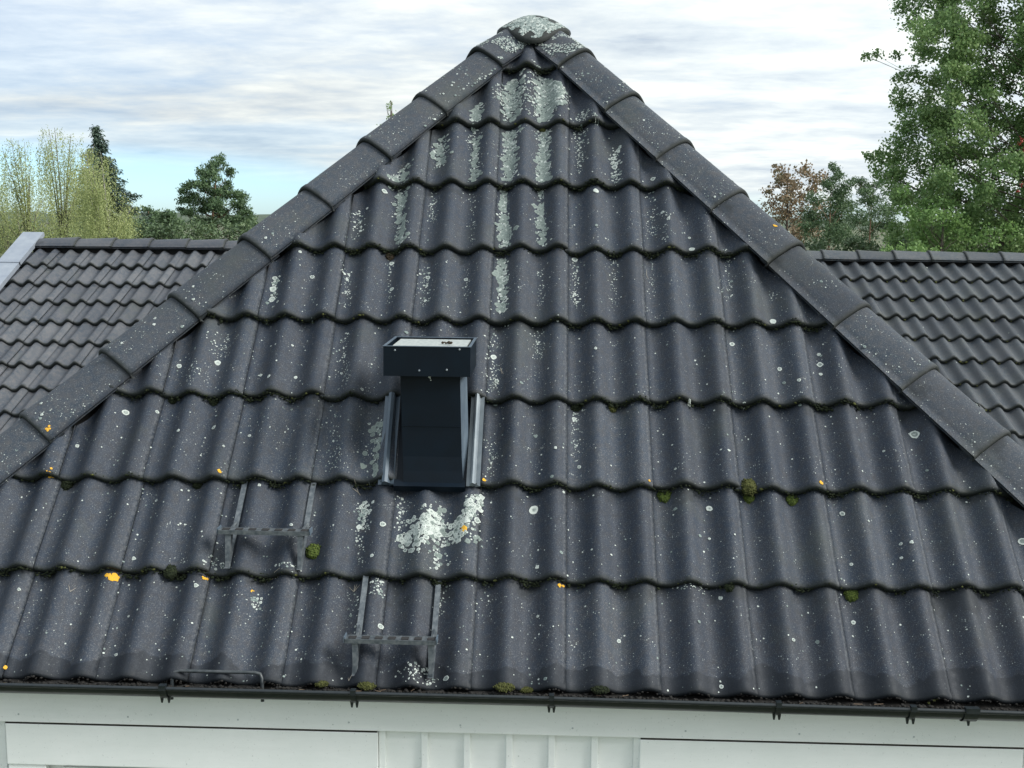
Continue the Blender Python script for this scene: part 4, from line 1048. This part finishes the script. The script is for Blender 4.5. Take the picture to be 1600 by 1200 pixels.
# pines
pine_l = [(338,248,9), (330,257,11), (345,262,10), (318,268,11), (336,276,14), (352,272,8), (360,268,7), (300,288,12), (290,297,10), (318,295,15), (285,312,11), (303,312,14), (300,330,12), (282,330,9), (345,300,10), (360,305,13), (372,310,10), (352,322,14), (372,328,12), (340,334,13), (378,345,14), (362,345,16), (330,350,14), (388,352,8), (318,345,10), (372,318,10), (325,286,13), (338,300,13), (315,325,15), (333,318,13), (350,290,10), (383,330,10)]
tree('pine_tree', 'spreading dark pine with a bare reddish fork, between the birches and the hip roof', 'pine tree', ground_at(312, 38), at(338, 275, 38), blobs(pine_l, 38, .7), 1500, .12, L_PINE, M_BARKP, .13, .34, 12, .40, .5, .62)
tree('pine_tree', 'low dark pine at the foot of the larger spreading pine', 'pine tree', ground_at(232, 42), at(232, 330, 42), blobs([(224,328,9), (235,334,10), (248,345,13), (225,348,14), (262,340,12), (240,360,16), (270,335,10), (275,352,14), (262,362,16)], 42, .7), 1300, .12, L_PINE, M_BARKP, .10, .34, 12, .40, .4, .6)
def shrub_row(label, lst, Y, lm, per, leaf, name='shrub', dp=.8):
    cx_ = sum(p[0] for p in lst)/len(lst); cl = blobs(lst, Y, dp); top = min(p[1] for p in lst)
    return tree(name, label, 'shrub' if name == 'shrub' else 'tree', ground_at(cx_, Y), at(cx_, top+8, Y), cl, per, leaf, lm, M_BARK, .09, .5, 8, .45)
shrub_row('grey-green undergrowth below the spreading pine', [(x, 362+random.uniform(-6,6), 16) for x in range(215, 420, 13)]+[(x, 385, 18) for x in range(215, 440, 16)], 36, L_SHRUB, 420, .12)
shrub_row('muted green bushes behind the left wing ridge under the birches', [(x, 362+random.uniform(-7,7), 15) for x in range(-10, 215, 13)]+[(x, 385, 18) for x in range(-20, 230, 16)], 38, L_SHRUB, 420, .12)
# small tree tip behind the left hip
tree('treetop', 'tiny treetop peeping over the left hip near the apex', 'tree', ground_at(611, 30), at(611, 158, 30), blobs([(611,160,4), (607,166,4), (613,171,5), (609,180,7), (615,190,9), (605,195,10), (612,215,14), (600,235,16), (620,240,16)], 30, .3), 700, .07, L_BIG, M_BARK, .12, .6, 5, .4)
# right side
brown = [(1205,262,6), (1203,275,8), (1225,272,11), (1248,268,10), (1262,268,9), (1212,288,10), (1235,285,14), (1262,282,12), (1282,275,8), (1195,300,9), (1225,302,15), (1252,302,14), (1275,298,11), (1205,318,12), (1235,322,16), (1262,322,14), (1222,342,16), (1250,345,16), (1280,320,12), (1275,340,14), (1240,365,18), (1270,365,18)]
tree('maple', 'half-bare tree with rusty brown autumn leaves behind the right hip', 'maple tree', ground_at(1235, 30), at(1232, 262, 30), blobs(brown, 30, 1.0), 800, .085, L_BROWN, M_BARK, .10, .7, 7, .46)
p1 = [(1299,258,5), (1297,268,8), (1305,278,9), (1288,285,10), (1312,290,11), (1298,298,14), (1320,305,11), (1280,310,12), (1305,318,17), (1330,322,12), (1283,335,16), (1312,342,20), (1340,340,14), (1272,355,14), (1295,365,20), (1330,365,20)]
tree('pine_tree', 'blue-green pine with a pointed top next to the rusty brown tree', 'pine tree', ground_at(1300, 26), at(1299, 290, 26), blobs(p1, 26, .8), 2600, .085, L_PINE, M_BARKP, .07, .34, 14, .48, .4, .65)
p2 = [(1352,282,9), (1362,292,11), (1345,300,10), (1375,290,10), (1352,315,12), (1375,312,14), (1390,300,12), (1362,332,14), (1390,330,16), (1345,345,10), (1400,350,16), (1375,360,15), (1415,375,18), (1352,372,10), (1395,378,16)]
tree('pine_tree', 'dark pine with brown lower branches in front of the big broadleaf tree', 'pine tree', ground_at(1360, 24), at(1362, 320, 24), blobs(p2, 24, .6), 2400, .08, L_PINE, M_BARKP, .07, .34, 14, .46, .4, .65)
# the big broadleaf tree
Ybig = 17; big = []
def edge_x(y): 
    pts = [(-220,1560), (-120,1480), (0,1424), (35,1412), (62,1405), (74,1388), (88,1412), (110,1428), (150,1425), (175,1415), (200,1412), (215,1420), (228,1385), (240,1372), (252,1392), (268,1375), (290,1385), (330,1398), (400,1410)]
    for (a, x0), (b, x1) in zip(pts, pts[1:]):
        if a <= y <= b: return x0+(x1-x0)*(y-a)/(b-a)
    return 1410
rr_ = random.Random(3)
for y in range(-215, 410, 19):
    x = edge_x(y)+15
    while x < 1900:
        big.append((x+rr_.uniform(-8,8), y+rr_.uniform(-8,8), rr_.uniform(11,19))); x += rr_.uniform(17, 29)
for (x, y) in ((1380,72), (1392,76), (1404,84), (1374,238), (1386,236), (1380,262), (1395,268), (1418,118)): big.append((x, y, 7))
bc = blobs(big, Ybig, 1.5)
bigt = tree('broadleaf_tree', 'large green broadleaf tree filling the right edge above the wing roof', 'tree', ground_at(1680, Ybig), at(1690, -180, Ybig), bc, 2700, .054, L_BIG, M_BARK, .075, .78, 12, .55, 0, .85, lfrac=.35)
lt = [(1440,335,14), (1462,328,16), (1485,322,15), (1500,335,18), (1470,350,20), (1445,360,18), (1425,345,14), (1500,362,20), (1525,345,16), (1530,372,18), (1410,325,10), (1405,300,9), (1455,378,16), (1430,385,14), (1565,360,14)]
tree('young_tree', 'light green young tree standing in front of the big broadleaf tree', 'tree', ground_at(1475, 15.6), at(1475, 325, 15.6), blobs(lt, 15.6, .5), 1500, .058, L_LIGHT, M_BARK, .07, .75, 9, .42)
shrub_row('bright green shrub tops just above the right wing ridge', [(x, 392+random.uniform(-5,3), 8) for x in range(1375, 1440, 9)]+[(x, 396, 8) for x in range(1440, 1480, 10)], 12, L_LIGHT, 2600, .05, dp=.3)
shrub_row('dark green bushes behind the right wing ridge', [(x, 388+random.uniform(-8,8), 14) for x in range(1255, 1460, 12)]+[(x, 360+random.uniform(-14,14), 16) for x in range(1420, 1660, 14)]+[(x, 395, 15) for x in range(1440, 1660, 14)], 19, L_SHRUB, 900, .08)
rb = []
for (x, y, r) in ((1597,218,3.5), (1594,224,3), (1600,232,3.5), (1596,288,3), (1590,299,2.5)):
    c = at(x, y, 15.2); sc = (15.2-CAM.y)/FPX; m = 22; rb.append(np.array(c)+rng.normal(size=(m,3))*r*sc*.5)
rb = np.concatenate(rb); me = leaf_mesh('berries', rb, rng.normal(size=rb.shape), .022, .9); link('berries', me, L_BERRY, bigt)
